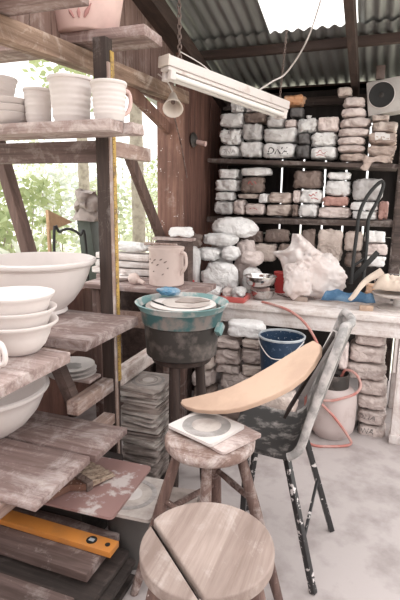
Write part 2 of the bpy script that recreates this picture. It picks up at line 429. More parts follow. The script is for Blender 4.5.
# roof: corrugated sheet (runs down to the back), translucent panel, purlins, rafters
def corr(x0, x1, y0, y1, lift=0.0, pitch=0.076, amp=0.0095):
    mb = MB(); n = int((x1 - x0) / pitch * 8); ny = 6; base = len(mb.v)
    for j in range(ny + 1):
        y = y0 + (y1 - y0) * j / ny
        for i in range(n + 1):
            x = x0 + (x1 - x0) * i / n
            mb.v.append(Vector((x, y, roofz(y) + lift + amp * sin(2 * pi * x / pitch))))
    for j in range(ny):
        for i in range(n):
            a = j * (n + 1) + i; mb.f.append((a, a + 1, a + n + 2, a + n + 1))
    return mb
PY = 3.53
SKX0, SKX1 = -0.80, -0.20
struct(corr(-2.1, SKX0 + 0.02, 2.1, PY + 0.1, 0.022), 'ceiling', 'galvanised', smooth=80)
struct(corr(SKX1 - 0.02, 0.36, 0.4, PY + 0.1, 0.022), 'ceiling_sheet', 'galvanised', smooth=80)
struct(corr(0.33, 1.10, 0.4, PY - 0.02, 0.046), 'added_skylight', 'skylight_sheet', smooth=80)  # unseen second roof panel, added to bring more light to the back
struct(corr(-2.1, 1.10, PY - 0.12, 4.42, 0.0), 'ceiling_eave', 'galvanised', smooth=80)
struct(corr(SKX0 - 0.03, SKX1 + 0.03, 2.1, PY - 0.02, 0.046), 'window_1', 'skylight_sheet', smooth=80)
def beam(x0, x1, y, w, h): return MB().box((x0, y - w / 2, roofz(y + w / 2) - 0.012 - h), (x1, y + w / 2, roofz(y + w / 2) - 0.012), 0.004)
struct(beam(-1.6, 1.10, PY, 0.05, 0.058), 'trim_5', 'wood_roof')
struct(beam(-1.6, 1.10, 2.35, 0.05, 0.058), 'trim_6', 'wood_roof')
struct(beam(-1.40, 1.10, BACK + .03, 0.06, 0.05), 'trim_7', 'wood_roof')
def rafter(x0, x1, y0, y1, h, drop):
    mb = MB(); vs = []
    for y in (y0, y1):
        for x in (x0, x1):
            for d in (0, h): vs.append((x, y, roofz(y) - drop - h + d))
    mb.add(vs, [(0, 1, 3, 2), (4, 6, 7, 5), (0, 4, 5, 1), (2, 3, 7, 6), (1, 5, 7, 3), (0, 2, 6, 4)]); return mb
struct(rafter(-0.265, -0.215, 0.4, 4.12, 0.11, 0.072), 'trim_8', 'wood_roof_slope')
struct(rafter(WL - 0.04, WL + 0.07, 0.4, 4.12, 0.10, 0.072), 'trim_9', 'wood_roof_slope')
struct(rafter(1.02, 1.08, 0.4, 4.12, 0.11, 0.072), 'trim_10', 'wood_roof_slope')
# battens across the back wall
struct(MB().box((-1.31, BACK - 0.045, 2.22), (0.2, BACK - 0.003, 2.285), 0.004), 'trim_11', 'wood_shelf')

# ------------------------------------------------------------------ bags
def bag_mesh(w, d, h, seed, n=13, power=6.0, rough=0.10, flat=True, sag=0.0):
    b = bmesh.new(); bmesh.ops.create_cube(b, size=2)
    bmesh.ops.subdivide_edges(b, edges=list(b.edges), cuts=n - 1, use_grid_fill=True)
    o = Vector((seed * 5.31, seed * 2.17, seed * 9.1))
    asp = Vector((w, d, h)) / max(w, d, h)
    for v in b.verts:
        p = v.co.copy()
        q = (abs(p.x) ** power + abs(p.y) ** power + abs(p.z) ** power) ** (1 / power)
        p = p / q
        r = Vector((p.x * asp.x, p.y * asp.y, p.z * asp.z))
        nn = noise.noise(r * 1.6 + o) + 0.5 * noise.noise(r * 3.7 + o)
        ridge = 1 - 2 * abs(noise.noise(Vector((r.x * 4.5, r.y * 4.5, r.z * 7.0)) + o)); rid2 = 1 - 2 * abs(noise.noise(r * 9.5 + o))
        p = p * (1 + rough * (nn + .45 * ridge + .22 * rid2 - .3))
        v.co = p
    for ax, sz in ((0, w), (1, d), (2, h)):
        lo = min(v.co[ax] for v in b.verts); hi = max(v.co[ax] for v in b.verts)
        for v in b.verts: v.co[ax] = ((v.co[ax] - lo) / (hi - lo) - 0.5) * sz
    for v in b.verts: v.co.z += h / 2
    me = bpy.data.meshes.new('clay_bag'); b.to_mesh(me); b.free()
    for p in me.polygons: p.use_smooth = True
    return me
_seed = [0]
BAGS = {}
def bag(x0, y0, x1, y1, yf, mat, label, group, dep=0.20, name='clay_bag', cat='bag', key=None, knot=None, tilt=0.0, base=None, grow=0.0, yf_=None, **kw):
    if yf_: yf = yf_
    _seed[0] += 1; sd = _seed[0]
    xm, ym = (x0 + x1) / 2, (y0 + y1) / 2
    e = 0.05
    X0 = aty(x0 + e - grow, ym, yf).x; X1 = aty(x1 - e + grow, ym, yf).x
    Z0 = aty(xm, y1 - e, yf).z; Z1 = aty(xm, y0 + e - grow * .35, yf).z
    if base is not None: Z0 = base
    me = bag_mesh(X1 - X0, dep, Z1 - Z0, sd, **kw); me.materials.append(MATS[mat])
    o = bpy.data.objects.new(name, me); COL.objects.link(o)
    o.location = ((X0 + X1) / 2, yf + dep / 2, Z0); o.rotation_euler.y = radians(tilt)
    o['_at'] = tuple(o.location)
    tag(o, label, cat, group)
    if knot:   # gathered neck of the bag
        kx, kz = knot; mb = MB(); c = Vector((X0 + (X1 - X0) * kx, yf + dep * .35, Z0 + (Z1 - Z0) * kz))
        mb.lathe([(0.0, -.018), (0.011, -.015), (0.009, 0), (0.016, 0.012), (0.020, 0.022), (0.0, 0.014)], c, 10, 0.5, sd)
        k = mb.build('knot', mat, o)
    if key: BAGS[key] = o
    return o
def scrawl(o, text, mat, px, py, size, yf, name='lettering', slant=0.0):
    """hand lettering laid on a bag's front"""
    cu = bpy.data.curves.new('t', 'FONT'); cu.body = text; cu.size = size; cu.align_x = 'CENTER'; cu.align_y = 'CENTER'; cu.shear = 0.25
    cu.resolution_u = 2
    tmp = bpy.data.objects.new('t', cu); COL.objects.link(tmp)
    dg = bpy.context.evaluated_depsgraph_get(); dg.update()
    me = bpy.data.meshes.new_from_object(tmp.evaluated_get(dg)); bpy.data.objects.remove(tmp)
    c = aty(px, py, yf)
    bv = BVHTree.FromPolygons([v.co + Vector(o.location) for v in o.data.vertices], [tuple(p.vertices) for p in o.data.polygons])
    vs = []
    for v in me.vertices:
        p = Vector((c.x + v.co.x, yf - 0.05, c.z + v.co.y + slant * v.co.x))
        h = bv.ray_cast(p, Vector((0, 1, 0)))
        vs.append(Vector((p.x, (h[0].y if h[0] else yf + .02) - 0.0015, p.z)))
    mb = MB(); mb.add(vs, [tuple(p.vertices) for p in me.polygons]); bpy.data.meshes.remove(me)
    return mb.build(name, mat, o)
def scribble(o, pts, mat, yf, r=0.0022, name='handwriting'):
    bv = BVHTree.FromPolygons([v.co + Vector(o.location) for v in o.data.vertices], [tuple(p.vertices) for p in o.data.polygons])
    mb = MB()
    for line in pts:
        q = []
        for px, py in line:
            c = aty(px, py, yf); h = bv.ray_cast(Vector((c.x, yf - .05, c.z)), Vector((0, 1, 0)))
            q.append(Vector((c.x, (h[0].y if h[0] else yf + .02) - 0.0005, c.z)))
        mb.tube(smoothpath(q, 4), r, 5)
    return mb.build(name, mat, o)

# back shelving unit
YS = 3.70
def pxs(px, py, y=YS): return aty(px, py, y)
shelf = empty('storage_shelves', (-0.6, 3.9, 0), 'tall dark timber shelving along the back wall loaded with clay bags', 'shelves')
ul, ur = pxs(213, 157.5).z, pxs(385, 163.5).z
ll, lr = pxs(211, 216).z, pxs(389, 220.5).z
for zl, zr, th in ((ul, ur, 0.030), (ll, lr, 0.042)):
    a = Vector((-1.30, 3.91, zl - th / 2 - .005)); b = Vector((0.10, 3.91, zr - th / 2 - .005))
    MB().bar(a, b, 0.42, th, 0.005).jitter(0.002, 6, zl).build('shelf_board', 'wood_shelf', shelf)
for x in (-1.285, 0.14):
    if x > 0: MB().box((x - 0.03, 3.66, 0.0), (x + 0.03, 3.695, 1.95), 0.004).build('upright', 'wood_shelf', shelf)
    MB().box((x - 0.03, 4.08, 0.0), (x + 0.03, 4.12, 2.0), 0.004).build('upright', 'wood_shelf', shelf)

G1, G2 = 'clay bags on the upper shelf', 'clay bags on the lower shelf'
Yb = 3.72
U = [
 (218,145,238.5,157.3,'bag_white','white clay bag with grey lettering, bottom of the upper shelf beside the timber wall','A1'),
 (239,141,261,157.5,'bag_white','white clay bag, second along the bottom of the upper shelf','A2'),
 (218,127,240,145,'bag_crumpled','crumpled white bag in the middle layer beside the timber wall, upper shelf',None),
 (241,123,260.5,140.8,'bag_grey','glossy grey bag in the middle layer under the brown bag, upper shelf',None),
 (218,112.5,242.5,127,'bag_white','bluish white bag topmost of the stack beside the timber wall, upper shelf',None),
 (243,111.5,265,123,'bag_brown','brown bag topmost of the second stack, upper shelf',None),
 (245,104,263,111.5,'bag_white','white bag tucked over the brown bag under the fluorescent light',None),
 (230,99,243,112,'bag_crumpled','small crumpled bag at the top beside the timber wall, under the fluorescent light',None),
 (262,142.5,294.5,158.2,'bag_white','wide white bag hand-lettered DNA on the upper shelf','DNA'),
 (261,127,296.5,142.3,'bag_white','wide white bag lying on the bag lettered DNA',None),
 (266,115,283,127,'bag_grey','pale grey bag on the wide white bags below the far end of the light',None),
 (284,118.5,296.5,127,'bag_pink','small pinkish bag on the wide white bags beside the dark grey bag',None),
 (295.5,144.5,309,158.8,'bag_dark','dark grey bag at the bottom between white bags, upper shelf',None),
 (297,132.5,309,144.3,'bag_dark','dark grey bag under the rounded white bag, upper shelf',None),
 (297,117,317,132.3,'bag_crumpled','rounded white bag peaking upward on the dark grey bags',None),
 (309.5,146,336,159.3,'bag_white','white bag with red writing at the bottom of the upper shelf','RED'),
 (309.5,131,336,145.8,'bag_crumpled','glossy white bag on the white bag with red writing',None),
 (317.5,115.5,338,130.8,'bag_pink','pale rounded bag topmost above the bag with red writing',None),
 (338,152.5,365.5,161.5,'bag_paper','crinkled pink bag at the bottom of the tall pink stack',None),
 (336.8,144.5,364.5,152.3,'bag_pink','pink bag second from the bottom of the tall pink stack',None),
 (337.3,136,364.5,144.3,'bag_pink','pink bag third from the bottom of the tall pink stack',None),
 (337.5,127.5,368.5,135.8,'bag_pink','pink bag fourth from the bottom of the tall pink stack',None),
 (339.5,116.5,371,127.3,'bag_pink','plump pink bag third from the top of the tall pink stack',None),
 (341,106.5,366,116.3,'bag_pink','squarish pink bag second from the top of the tall pink stack',None),
 (342.5,96,364.5,106.3,'bag_pink','pink bag topmost of the tall pink stack under the rafter',None),
 (367,156.9,393,162.4,'bag_paper','flat brown paper sack at the bottom of the paper pile below the loudspeaker',None),
 (368,144.5,396,156.8,'bag_paper','brown paper sack second from the bottom of the pile below the loudspeaker',None),
 (368.5,132,397,144.3,'bag_paper','brown paper sack with a white label below the loudspeaker','LAB'),
 (371.5,120.5,398,131.8,'bag_tan','grey brown sack second from the top below the loudspeaker',None),
 (372,114,389,120.3,'bag_tan','small brown sack directly under the loudspeaker',None),
]
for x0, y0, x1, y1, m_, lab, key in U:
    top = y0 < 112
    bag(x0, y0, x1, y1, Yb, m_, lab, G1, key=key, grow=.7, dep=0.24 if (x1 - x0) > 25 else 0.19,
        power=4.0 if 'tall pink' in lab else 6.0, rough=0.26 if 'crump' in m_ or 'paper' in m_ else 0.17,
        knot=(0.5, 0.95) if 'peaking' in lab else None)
bag(289,106.5,303,117,Yb+.02,'bag_dark','dark grey bag with frayed top behind the rounded white bag',G1,dep=.16)
bag(282.5,93,304.5,106.2,Yb+.03,'orange_plastic','bright orange crumpled bag topmost, at the far end of the light',G1,dep=.13,rough=.3)
bag(337,86,352,95.8,Yb+.05,'bag_tan','small tan packet on the top of the tall pink stack',G1,dep=.12)
scrawl(BAGS['DNA'], 'DNA', 'ink_black', 277, 151, 0.075, Yb)
scrawl(BAGS['A1'], 'ONA', 'bag_grey', 227, 151.5, 0.055, Yb)
scribble(BAGS['RED'], [[(314,150.5),(317,153),(320,150),(323,153.5),(327,151)],[(316,155.5),(320,154.5),(325,156),(328,154.5)]], 'ink_red', Yb)
scribble(BAGS['A2'], [[(244,149),(247,152),(250,148.5),(253,152),(257,149)]], 'bag_grey', Yb)
# torn paper hanging over the shelf edge
mb = MB(); nx, ny = 12, 10
for j in range(ny + 1):
    for i in range(nx + 1):
        u, v = i / nx, j / ny
        px = 364 + 28 * u + (v * v) * (-4 + 2 * u); py = 156 + v * (13 - 9 * u + 2.5 * sin(u * 9))
        p = aty(px, py, 3.69 - 0.02 * v); n = noise.noise_vector(Vector((px * .2, py * .3, 3)))
        mb.v.append(p + n * 0.012)
for j in range(ny):
    for i in range(nx): a = j * (nx + 1) + i; mb.f.append((a, a + 1, a + nx + 2, a + nx + 1))
o = mb.build('paper_sheet', 'bag_paper'); sm = o.modifiers.new('t', 'SOLIDIFY'); sm.thickness = 0.002
tag(o, 'torn brown paper hanging over the edge of the upper shelf', 'paper')
c = aty(382, 136.5, Yb); lb = BAGS['LAB']
bvl = BVHTree.FromPolygons([v.co + Vector(lb.location) for v in lb.data.vertices], [tuple(p.vertices) for p in lb.data.polygons])
mb = MB(); 
for j in range(5):
    for i in range(7):
        p = aty(375 + 15 * i / 6, 131.8 + 8 * j / 4, Yb); h = bvl.ray_cast(Vector((p.x, Yb - .05, p.z)), Vector((0, 1, 0)))
        mb.v.append(Vector((p.x, (h[0].y if h[0] else Yb + .03) - .003, p.z)))
for j in range(4):
    for i in range(6): a = j * 7 + i; mb.f.append((a, a + 1, a + 8, a + 7))
mb.build('paper_label', 'paper_label', lb)

Lw = [
 (213,201,232,215.3,'bag_grey','bluish grey bag at the bottom of the lower shelf beside the timber wall',None),
 (214,191.8,232.5,200.8,'bag_white','small white bag second from the bottom beside the timber wall, lower shelf',None),
 (213.5,179.3,237,191.5,'bag_white','white bag third from the bottom beside the timber wall, lower shelf',None),
 (216,168.5,236.5,179,'bag_white','white bag topmost beside the timber wall, lower shelf','L1'),
 (233,199.5,243,215.5,'bag_pink','small upright pink bag on the lower shelf beside the bluish grey bag',None),
 (244,203.3,263.5,215.8,'bag_pink','pink bag with reddish mark on the lower shelf below the brown bag','L6'),
 (237,193.8,257,199,'bag_tan','tan bag between the brown bag and the pink bags, lower shelf',None),
 (258,193.5,267,203,'bag_white','small white bag peeking out beside the brown bag, lower shelf',None),
 (240.5,176.5,263,193.3,'bag_brown','shiny brown bag with red print in the first bay of the lower shelf','L7'),
 (238.5,166.8,270,176,'bag_white','white bag with a paper label on top of the shiny brown bag','L8'),
 (264.5,204.3,291,217,'bag_tan','long tan bag at the bottom of the lower shelf below the daylight gaps',None),
 (267.5,192.3,290.5,204,'bag_tan','tan bag lying on the long tan bag, lower shelf',None),
 (292,204.5,297,217,'bag_brown','narrow brown bag beside the labelled white bag, lower shelf',None),
 (297.3,204.3,317,217.8,'bag_white','white bag with square label at the bottom middle of the lower shelf','L16'),
 (293,190,299,204.2,'bag_pink','small pink bag beside the white bag with red print, lower shelf',None),
 (299.3,189.3,321.5,204,'bag_white','white bag with red print under the large brown bag, lower shelf','L15'),
 (292,170,322,189,'bag_brown','large brown bag topmost in the middle of the lower shelf',None),
 (318,206.8,351,219,'bag_pink','long pink bag at the bottom of the lower shelf behind the black bars',None),
 (322,196.3,348,206.5,'bag_red','pinkish red bag on the long pink bag, lower shelf',None),
 (325,180,349.5,196,'bag_white','white bag on the pinkish red bag, lower shelf',None),
 (327.5,171.5,350,179.8,'bag_white','flat white bag topmost above the pinkish red bag, lower shelf',None),
 (352,211,378,220,'bag_white','white bag at the bottom behind the black bent bars, lower shelf',None),
 (350,202,378,210.8,'bag_white','white bag second from the bottom behind the black bent bars, lower shelf',None),
 (352,178,383,201.8,'bag_grey','large greyish white bag topmost behind the black bent bars',None),
 (379,201,388,220.5,'bag_red','reddish brown bag at the end of the lower shelf beside the upright',None),
]
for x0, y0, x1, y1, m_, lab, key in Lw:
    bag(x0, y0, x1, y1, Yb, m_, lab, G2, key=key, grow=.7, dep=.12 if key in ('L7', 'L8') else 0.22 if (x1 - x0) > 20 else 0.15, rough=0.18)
scribble(BAGS['L7'], [[(248,184),(250,181.5),(252,184.5),(254,181.5),(256,184)]], 'ink_red', Yb, .003)
scribble(BAGS['L6'], [[(249,209),(253,208),(257,209.5)]], 'ink_red', Yb, .003)
scribble(BAGS['L15'], [[(309,194.5),(311,196),(313,194),(315,196)],[(311,198.5),(314,198),(318,199.5)],[(315,193),(317,192.5)]], 'ink_red', Yb, .003)
def stick_label(o, x0, y0, x1, y1, yf):
    bv = BVHTree.FromPolygons([v.co + Vector(o.location) for v in o.data.vertices], [tuple(p.vertices) for p in o.data.polygons])
    mb = MB()
    for j in range(5):
        for i in range(5):
            p = aty(x0 + (x1 - x0) * i / 4, y0 + (y1 - y0) * j / 4, yf); h = bv.ray_cast(Vector((p.x, yf - .05, p.z)), Vector((0, 1, 0)))
            mb.v.append(Vector((p.x, (h[0].y if h[0] else yf + .03) - .003, p.z)))
    for j in range(4):
        for i in range(4): a = j * 5 + i; mb.f.append((a, a + 1, a + 6, a + 5))
    mb.build('paper_label', 'paper_label', o)
stick_label(BAGS['L8'], 247, 168, 254.5, 175, Yb)
scribble(BAGS['L8'], [[(248.5,170.3),(250.5,169.5),(252.5,170.5)],[(248.5,173),(250.5,172.3),(253,173)]], 'ink_black', Yb - .004, .0018)
stick_label(BAGS['L16'], 302, 208, 310, 215, Yb)

# bags standing behind the bench, under the lower shelf
G3 = 'bags under the lower shelf behind the bench'
for x0, y0, x1, y1, m_, lab in (
 (316,229,343,264,'bag_tan','big brown round bag under the lower shelf behind the milky plastic bag'),
 (344,231,363,252,'bag_tan','tan bag under the lower shelf beside the big brown one'),
 (344,252.3,362,268,'bag_brown','brown bag under the tan bag beside the black bent bars'),
 (364,231,386,243.5,'bag_white','white bag under the lower shelf behind the black bent bars'),
 (364,243.8,388,256,'bag_pink','pink bag under the white bag behind the black bent bars'),
 (364,256.2,386,268,'bag_white','pale bag lowest behind the black bent bars on the bench'),
 (238,230,262,243,'bag_brown','dark brown bag right under the lower shelf behind the white heap'),
 (250,243.5,276,262,'bag_tan','dusty bag behind the steel bowls, under the lower shelf'),
 (263,229,289,243,'bag_brown','brown bag high in the shadow behind the dusty bag, under the lower shelf'),
 (277,243.5,294,263,'bag_brown','brown bag between the dusty bag and the milky bag'),
 (300,229,315,262,'bag_brown','tall brown bag right behind the peak of the milky bag')):
    bag(x0, y0, x1, y1, 3.61, m_, lab, G3, dep=.085, rough=.16)

# ------------------------------------------------------------------ workbench
BT = 0.81
bench = empty('workbench', (-0.2, 3.35, 0), 'long whitewashed timber workbench against the back shelving', 'table')
MB().box((-1.18, 3.0, BT - 0.035), (0.95, 3.654, BT), 0.006).jitter(0.003, 4, 3).build('bench_top', 'wood_bench', bench)
MB().box((-1.12, 3.035, BT - 0.135), (0.9, 3.065, BT - 0.037), 0.004).build('apron', 'wood_bench', bench)
for x in (-1.12, 0.184, 0.80):
    for y in (3.0, 3.54):
        fb = None; mb = MB().box((x, y + .02, 0.0), (x + 0.085, y + 0.10, BT - 0.137 if y > 3.1 or x < 0 else BT - .137), 0.005)
        lg_ = mb.build('leg', 'wood_bench_leg', bench)
        if y < 3.1 and x > 0: MB().box((x - 0.006, y + .005, 0.0), (x + 0.11, y + 0.115, 0.055), 0.005).build('foot_block', 'wood_bench_leg', lg_)
MB().box((0.160, 3.03, 0.46), (0.178, 3.055, BT - 0.137), 0.003).build('batten', 'wood_bench_leg', bench)

# bags stacked under and in front of the bench
G4, G5 = 'bags stacked under the bench beside its leg', 'dusty bags heaped under the bench'
Yr = 3.06
for i, (x0, y0, x1, y1, m_, lab) in enumerate((
 (356,427.5,386,443.5,'bag_under','dusty bag lettered in grey at the bottom of the stack beside the bench leg'),
 (356,411.8,387,427.2,'bag_under','dusty bag lettered in grey second from the bottom beside the bench leg'),
 (356,398,387.5,411.5,'bag_under','plain dusty bag third from the bottom beside the bench leg'),
 (357,381.8,387.5,397.8,'bag_under','drooping creased bag in the middle of the stack beside the bench leg'),
 (345,365,387.5,381.5,'bag_under','wide pale bag third from the top beside the bench leg'),
 (348,347.5,387.5,364.8,'bag_under','wide pale bag second from the top beside the bench leg'),
 (354,334,387.5,347.3,'bag_under','grey rounded bag topmost under the bench apron beside the leg'))):
    o = bag(x0, y0, x1, y1, Yr, m_, lab, G4, dep=.24, rough=.10)
    if i < 2:
        scrawl(o, 'DNA' if i else 'ONA', 'bag_dark', 366 if i else 364, 418 if i else 431.5, .05, Yr)
for x0, y0, x1, y1, yf, m_, lab in (
 (225,323,263,340,2.86,'bag_white','pale pointed plastic bag topmost of the dusty heap behind the tub'),
 (213,340.3,239,350,2.86,'bag_under','small dusty bag just under the pale pointed bag, behind the tub'),
 (240,340.3,263,350,2.86,'bag_tan','tan dusty bag under the pale pointed bag, beside the blue bucket'),
 (212,350.3,239,366,2.86,'bag_under','dusty bag with fanned creases behind the tub stand'),
 (240,350.3,264,366,2.86,'bag_under','dusty bag in the second column of the heap beside the blue bucket'),
 (213,366.3,239,374.5,2.86,'bag_under','dusty creased bag low in the heap behind the orange slab'),
 (240,366.3,264,378,2.86,'bag_tan','tan bag low in the heap just behind the orange slab'),
 (190,356,211,371,2.80,'bag_tan','tan dusty bag seen between the legs of the tub stand'),
 (190,371.3,211,388,2.80,'bag_under','dusty bag low between the legs of the tub stand'),
 (188,336,211,355.7,2.80,'bag_brown','brown bag at the top of the heap in the shade of the tub'),
 (338,345,348,372,3.0,'bag_pink','pink bag standing behind the chair back under the bench')):
    bag(x0, y0, x1, y1, yf, m_, lab, G5, dep=.155, rough=.15)
for (cx, cy, z0, w, d, h, m_, lab) in (
 (-0.78, 2.96, 0.0, .24, .18, .24, 'bag_brown', 'brown bag on the floor at the foot of the dusty heap'),
 (-1.00, 2.895, 0.0, .15, .18, .26, 'bag_brown', 'brown bag standing on the floor behind the tub stand'),
 (-0.52, 2.97, 0.0, .24, .18, .24, 'bag_under', 'dusty bag on the floor behind the stool under the orange slab'),
 (-0.79, 2.96, 0.243, .24, .18, .13, 'bag_under', 'dusty bag second from the floor in the heap under the bench'),
 (-0.54, 2.97, 0.243, .22, .18, .12, 'bag_tan', 'tan bag second from the floor in the heap under the bench'),
 (-0.48, 2.73, 0.0, .24, .24, .19, 'bag_under', 'flat dusty bag on the floor under the chair'),
 (-0.48, 2.73, 0.192, .23, .23, .18, 'bag_tan', 'tan bag on the floor bag under the blue bucket')):
    _seed[0] += 1
    me = bag_mesh(w, d, h, _seed[0], rough=.13); me.materials.append(MATS[m_])
    o = bpy.data.objects.new('clay_bag', me); COL.objects.link(o); o.location = (cx, cy, z0); tag(o, lab, 'bag', G5)

# ------------------------------------------------------------------ heap of white bags on the bench
G6 = 'white bags heaped on the bench'
for x0, y0, x1, y1, yf, d, m_, lab, rg in (
 (199,263,237,288,3.205,.095,'bag_crumpled','flat white bag in front at the bottom of the bench heap behind the red tray',.2),
 (201,262.5,237,284,3.31,.12,'bag_white','white bag hidden low in the middle of the bench heap',.2),
 (195,247.5,219,262,3.31,.12,'bag_crumpled','crumpled white bag in the heap, just above the flat white bag',.2),
 (219.8,246,238,262,3.31,.12,'bag_white','white bag wedged in the heap beside the crumpled one above the flat bag',.2),
 (200,233.5,236,247,3.31,.13,'bag_crumpled','long crumpled white bag second from the top of the bench heap',.2),
 (186,246,197.5,284,3.215,.10,'bag_grey','round greyish bag at the side of the bench heap beside the jug',.14),
 (240,267.5,261,284,3.31,.11,'bag_white','pale bag low in the heap behind the steel bowls',.2),
 (238.5,251,262,267,3.31,.11,'bag_pink','pinkish pale bag in the heap behind the steel bowls',.2),
 (207,239.3,230,280,3.44,.15,'bag_white','white bag at the back of the heap under the topmost bag',.2),
 (231,239.3,254,280,3.44,.15,'bag_pink','pinkish bag at the back of the heap under the topmost bag',.2),
 (209,217,256,239,3.44,.15,'bag_crumpled','large bright white bag topmost of the bench heap under the lower shelf',.18)):
    bag(x0, y0, x1, y1, yf, m_, lab, G6, base=BT + .002 if y1 >= 280 else None, dep=d, rough=rg, power=2.7)

# ------------------------------------------------------------------ things on the bench
def ondisk(px, py, z=BT): return atz(px, py, z)
# red tray with scraps
c = aty(221, 295, 3.05); 
tr = empty('tray', (c.x, 3.11, BT), 'red plastic tray on the bench corner in front of the white heap', 'tray')
mb = MB(); w2, d2 = 0.165, 0.085; cx, cy = c.x, 3.11
mb.box((cx - w2, cy - d2, BT + .001), (cx + w2, cy + d2, BT + .008), .002)
mb.build('tray_base', 'red_tray', tr)
mb = MB()
for a, b in (((cx - w2, cy - d2), (cx + w2, cy - d2)), ((cx + w2, cy - d2), (cx + w2, cy + d2)), ((cx + w2, cy + d2), (cx - w2, cy + d2)), ((cx - w2, cy + d2), (cx - w2, cy - d2))):
    mb.bar((a[0], a[1], BT + .022), (b[0], b[1], BT + .022), .010, .036, .003)
mb.build('tray_rim', 'red_tray', tr)
_g = 'scraps in the red tray'
for i, (dx, dy, w, d, h, mm_, lab) in enumerate(((-.085, 0, .145, .13, .085, 'bag_crumpled', 'crumpled white scrap of plastic in the red tray, at the jug end'), (.025, .01, .07, .13, .075, 'bag_pink', 'pinkish lump of clay in plastic in the middle of the red tray'), (.11, 0, .095, .13, .09, 'bag_grey', 'greyish scrap of plastic in the red tray, at the bowl end'))):
    me = bag_mesh(w, d, h, 300 + i, rough=.3, power=2.4); me.materials.append(MATS[mm_]); o = bpy.data.objects.new('plastic_scrap', me); COL.objects.link(o)
    o.location = (cx + dx, cy + dy, BT + .009); tag(o, lab, 'scrap', _g)
def bowlprof(r, h, t, foot, lip=0.0):
    """open bowl: outside up, lip, inside down"""
    out = [(0, 0), (foot, 0), (foot + .002, h * .06)]
    for k in range(1, 9):
        u = k / 8; out.append((foot + (r - foot) * sin(u * pi / 2) ** 0.85, h * .06 + (h * .94) * (1 - cos(u * pi / 2)) ** .9))
    if lip: out += [(r + lip, h + .002), (r + lip, h + .006), (r, h + .007)]
    else: out += [(r - t * .5, h + t * .4)]
    ins = []
    for k in range(8, 0, -1):
        u = k / 8; ins.append((max(.002, foot + (r - foot) * sin(u * pi / 2) ** 0.85 - t), h * .06 + t + (h * .94 - t) * (1 - cos(u * pi / 2)) ** .9))
    return out + ins + [(0, h * .06 + t)]
GB = 'steel bowls on the bench'
c2 = ondisk(263, 299); 
o = MB().lathe(bowlprof(.083, .065, .003, .035, .004), (c2.x, c2.y - .018, BT + .001), 40).build('steel_bowl', 'steel', smooth=60); tag(o, 'small stainless steel bowl nearest the bench front edge', 'bowl', GB)
c1 = aty(262, 288, 3.26)
rk = MB().box((c1.x - .07, 3.205, BT + .001), (c1.x + .06, 3.245, BT + .085), .008).build('clay_block', 'clay_pink'); tag(rk, 'flat block of pinkish clay under the wider steel bowl', 'clay')
o = MB().lathe(bowlprof(.108, .075, .003, .05, .005), (c1.x, 3.195, BT + .087), 44).build('steel_bowl', 'steel', smooth=60); tag(o, 'wider stainless steel bowl behind the small one', 'bowl', GB)
# wire tools
c = ondisk(284, 297)
o = MB().tube([c + Vector((-.06, .06, .006)), c + Vector((.01, -.02, .006)), c + Vector((.05, -.04, .006))], .0035, 6).tube([c + Vector((-.03, .07, .006)), c + Vector((.03, -.03, .006))], .003, 6).build('modelling_tool', 'chain_steel'); tag(o, 'thin crossed wire clay tools beside the small steel bowl', 'tool')
# sponge and cork blocks
c = ondisk(300.5, 302); o = MB().box((c.x - .045, c.y, BT + .001), (c.x + .045, c.y + .035, BT + .035), .008).jitter(.004, 20).build('sponge', 'sponge'); tag(o, 'grey brown sponge block at the bench front beside the wire tools', 'sponge')
c = ondisk(366, 311); o = MB().box((c.x - .042, c.y - .01, BT + .001), (c.x + .042, c.y + .04, BT + .032), .006).jitter(.004, 20, 2).build('cork_block', 'cork'); tag(o, 'tan cork block at the bench front below the blue cloth', 'block')
# milky plastic bag: peaked, crumpled
def blob(prof_fn, seed, nu=40, nv=26, amp=.03, freq=7):
    """closed star-shaped crumpled form on a base"""
    mb = MB(); rings = []
    o = Vector((seed, seed * 2.3, 1))
    for j in range(nv):
        ring = []
        for i in range(nu):
            p = prof_fn(2 * pi * i / nu, j / (nv - 1))
            n = noise.noise_vector(p * freq + o) + 0.5 * noise.noise_vector(p * freq * 2.3 + o)
            w = 0.25 if j == 0 else 1
            q = p + n * amp * w
            ring.append(len(mb.v)); mb.v.append(q)
        rings.append(ring)
    for A, B in zip(rings, rings[1:]):
        for i in range(nu): mb.f.append((A[i], A[(i + 1) % nu], B[(i + 1) % nu], B[i]))
    mb.f.append(tuple(reversed(rings[0]))); mb.f.append(tuple(rings[-1]))
    return mb
pa = aty(313, 288, 3.30); pk = aty(297, 236, 3.34)
pbg = empty('plastic_bag', (pa.x, 3.30, BT), 'large milky plastic bag with a raised peak lying open on the bench', 'bag')
def bodypart(name, x0, y0, x1, y1, yf, dep, seed, rough, power, shear=0.0):
    X0 = aty(x0, (y0 + y1) / 2, yf).x; X1 = aty(x1, (y0 + y1) / 2, yf).x; Z1 = aty((x0 + x1) / 2, y0, yf).z
    me = bag_mesh(X1 - X0, dep, Z1 - BT - .002, seed, rough=rough, power=power, n=20)
    mb = MB(); mb.add([v.co + Vector(((X0 + X1) / 2 + shear * v.co.z, yf + dep / 2, BT + .002)) for v in me.vertices], [tuple(p.vertices) for p in me.polygons]); bpy.data.meshes.remove(me)
    return mb.build(name, 'plastic_milky', pbg, smooth=70)
bodypart('bag_body', 293, 254, 350.5, 287, 3.25, .20, 610, .24, 3.0, -.10)
bodypart('bag_fold', 279, 262, 312, 291, 3.20, .14, 613, .26, 2.6, .05)
lft = [(284, 278), (283, 270), (280, 260), (273, 252.5), (286, 249.5), (291, 243), (292, 237), (293, 233.5)]
rgt = [(334, 276), (336, 268), (333, 261), (324, 254), (316, 249), (310, 243), (304, 238), (300, 234)]
mb = MB(); nx = 22; rows = []
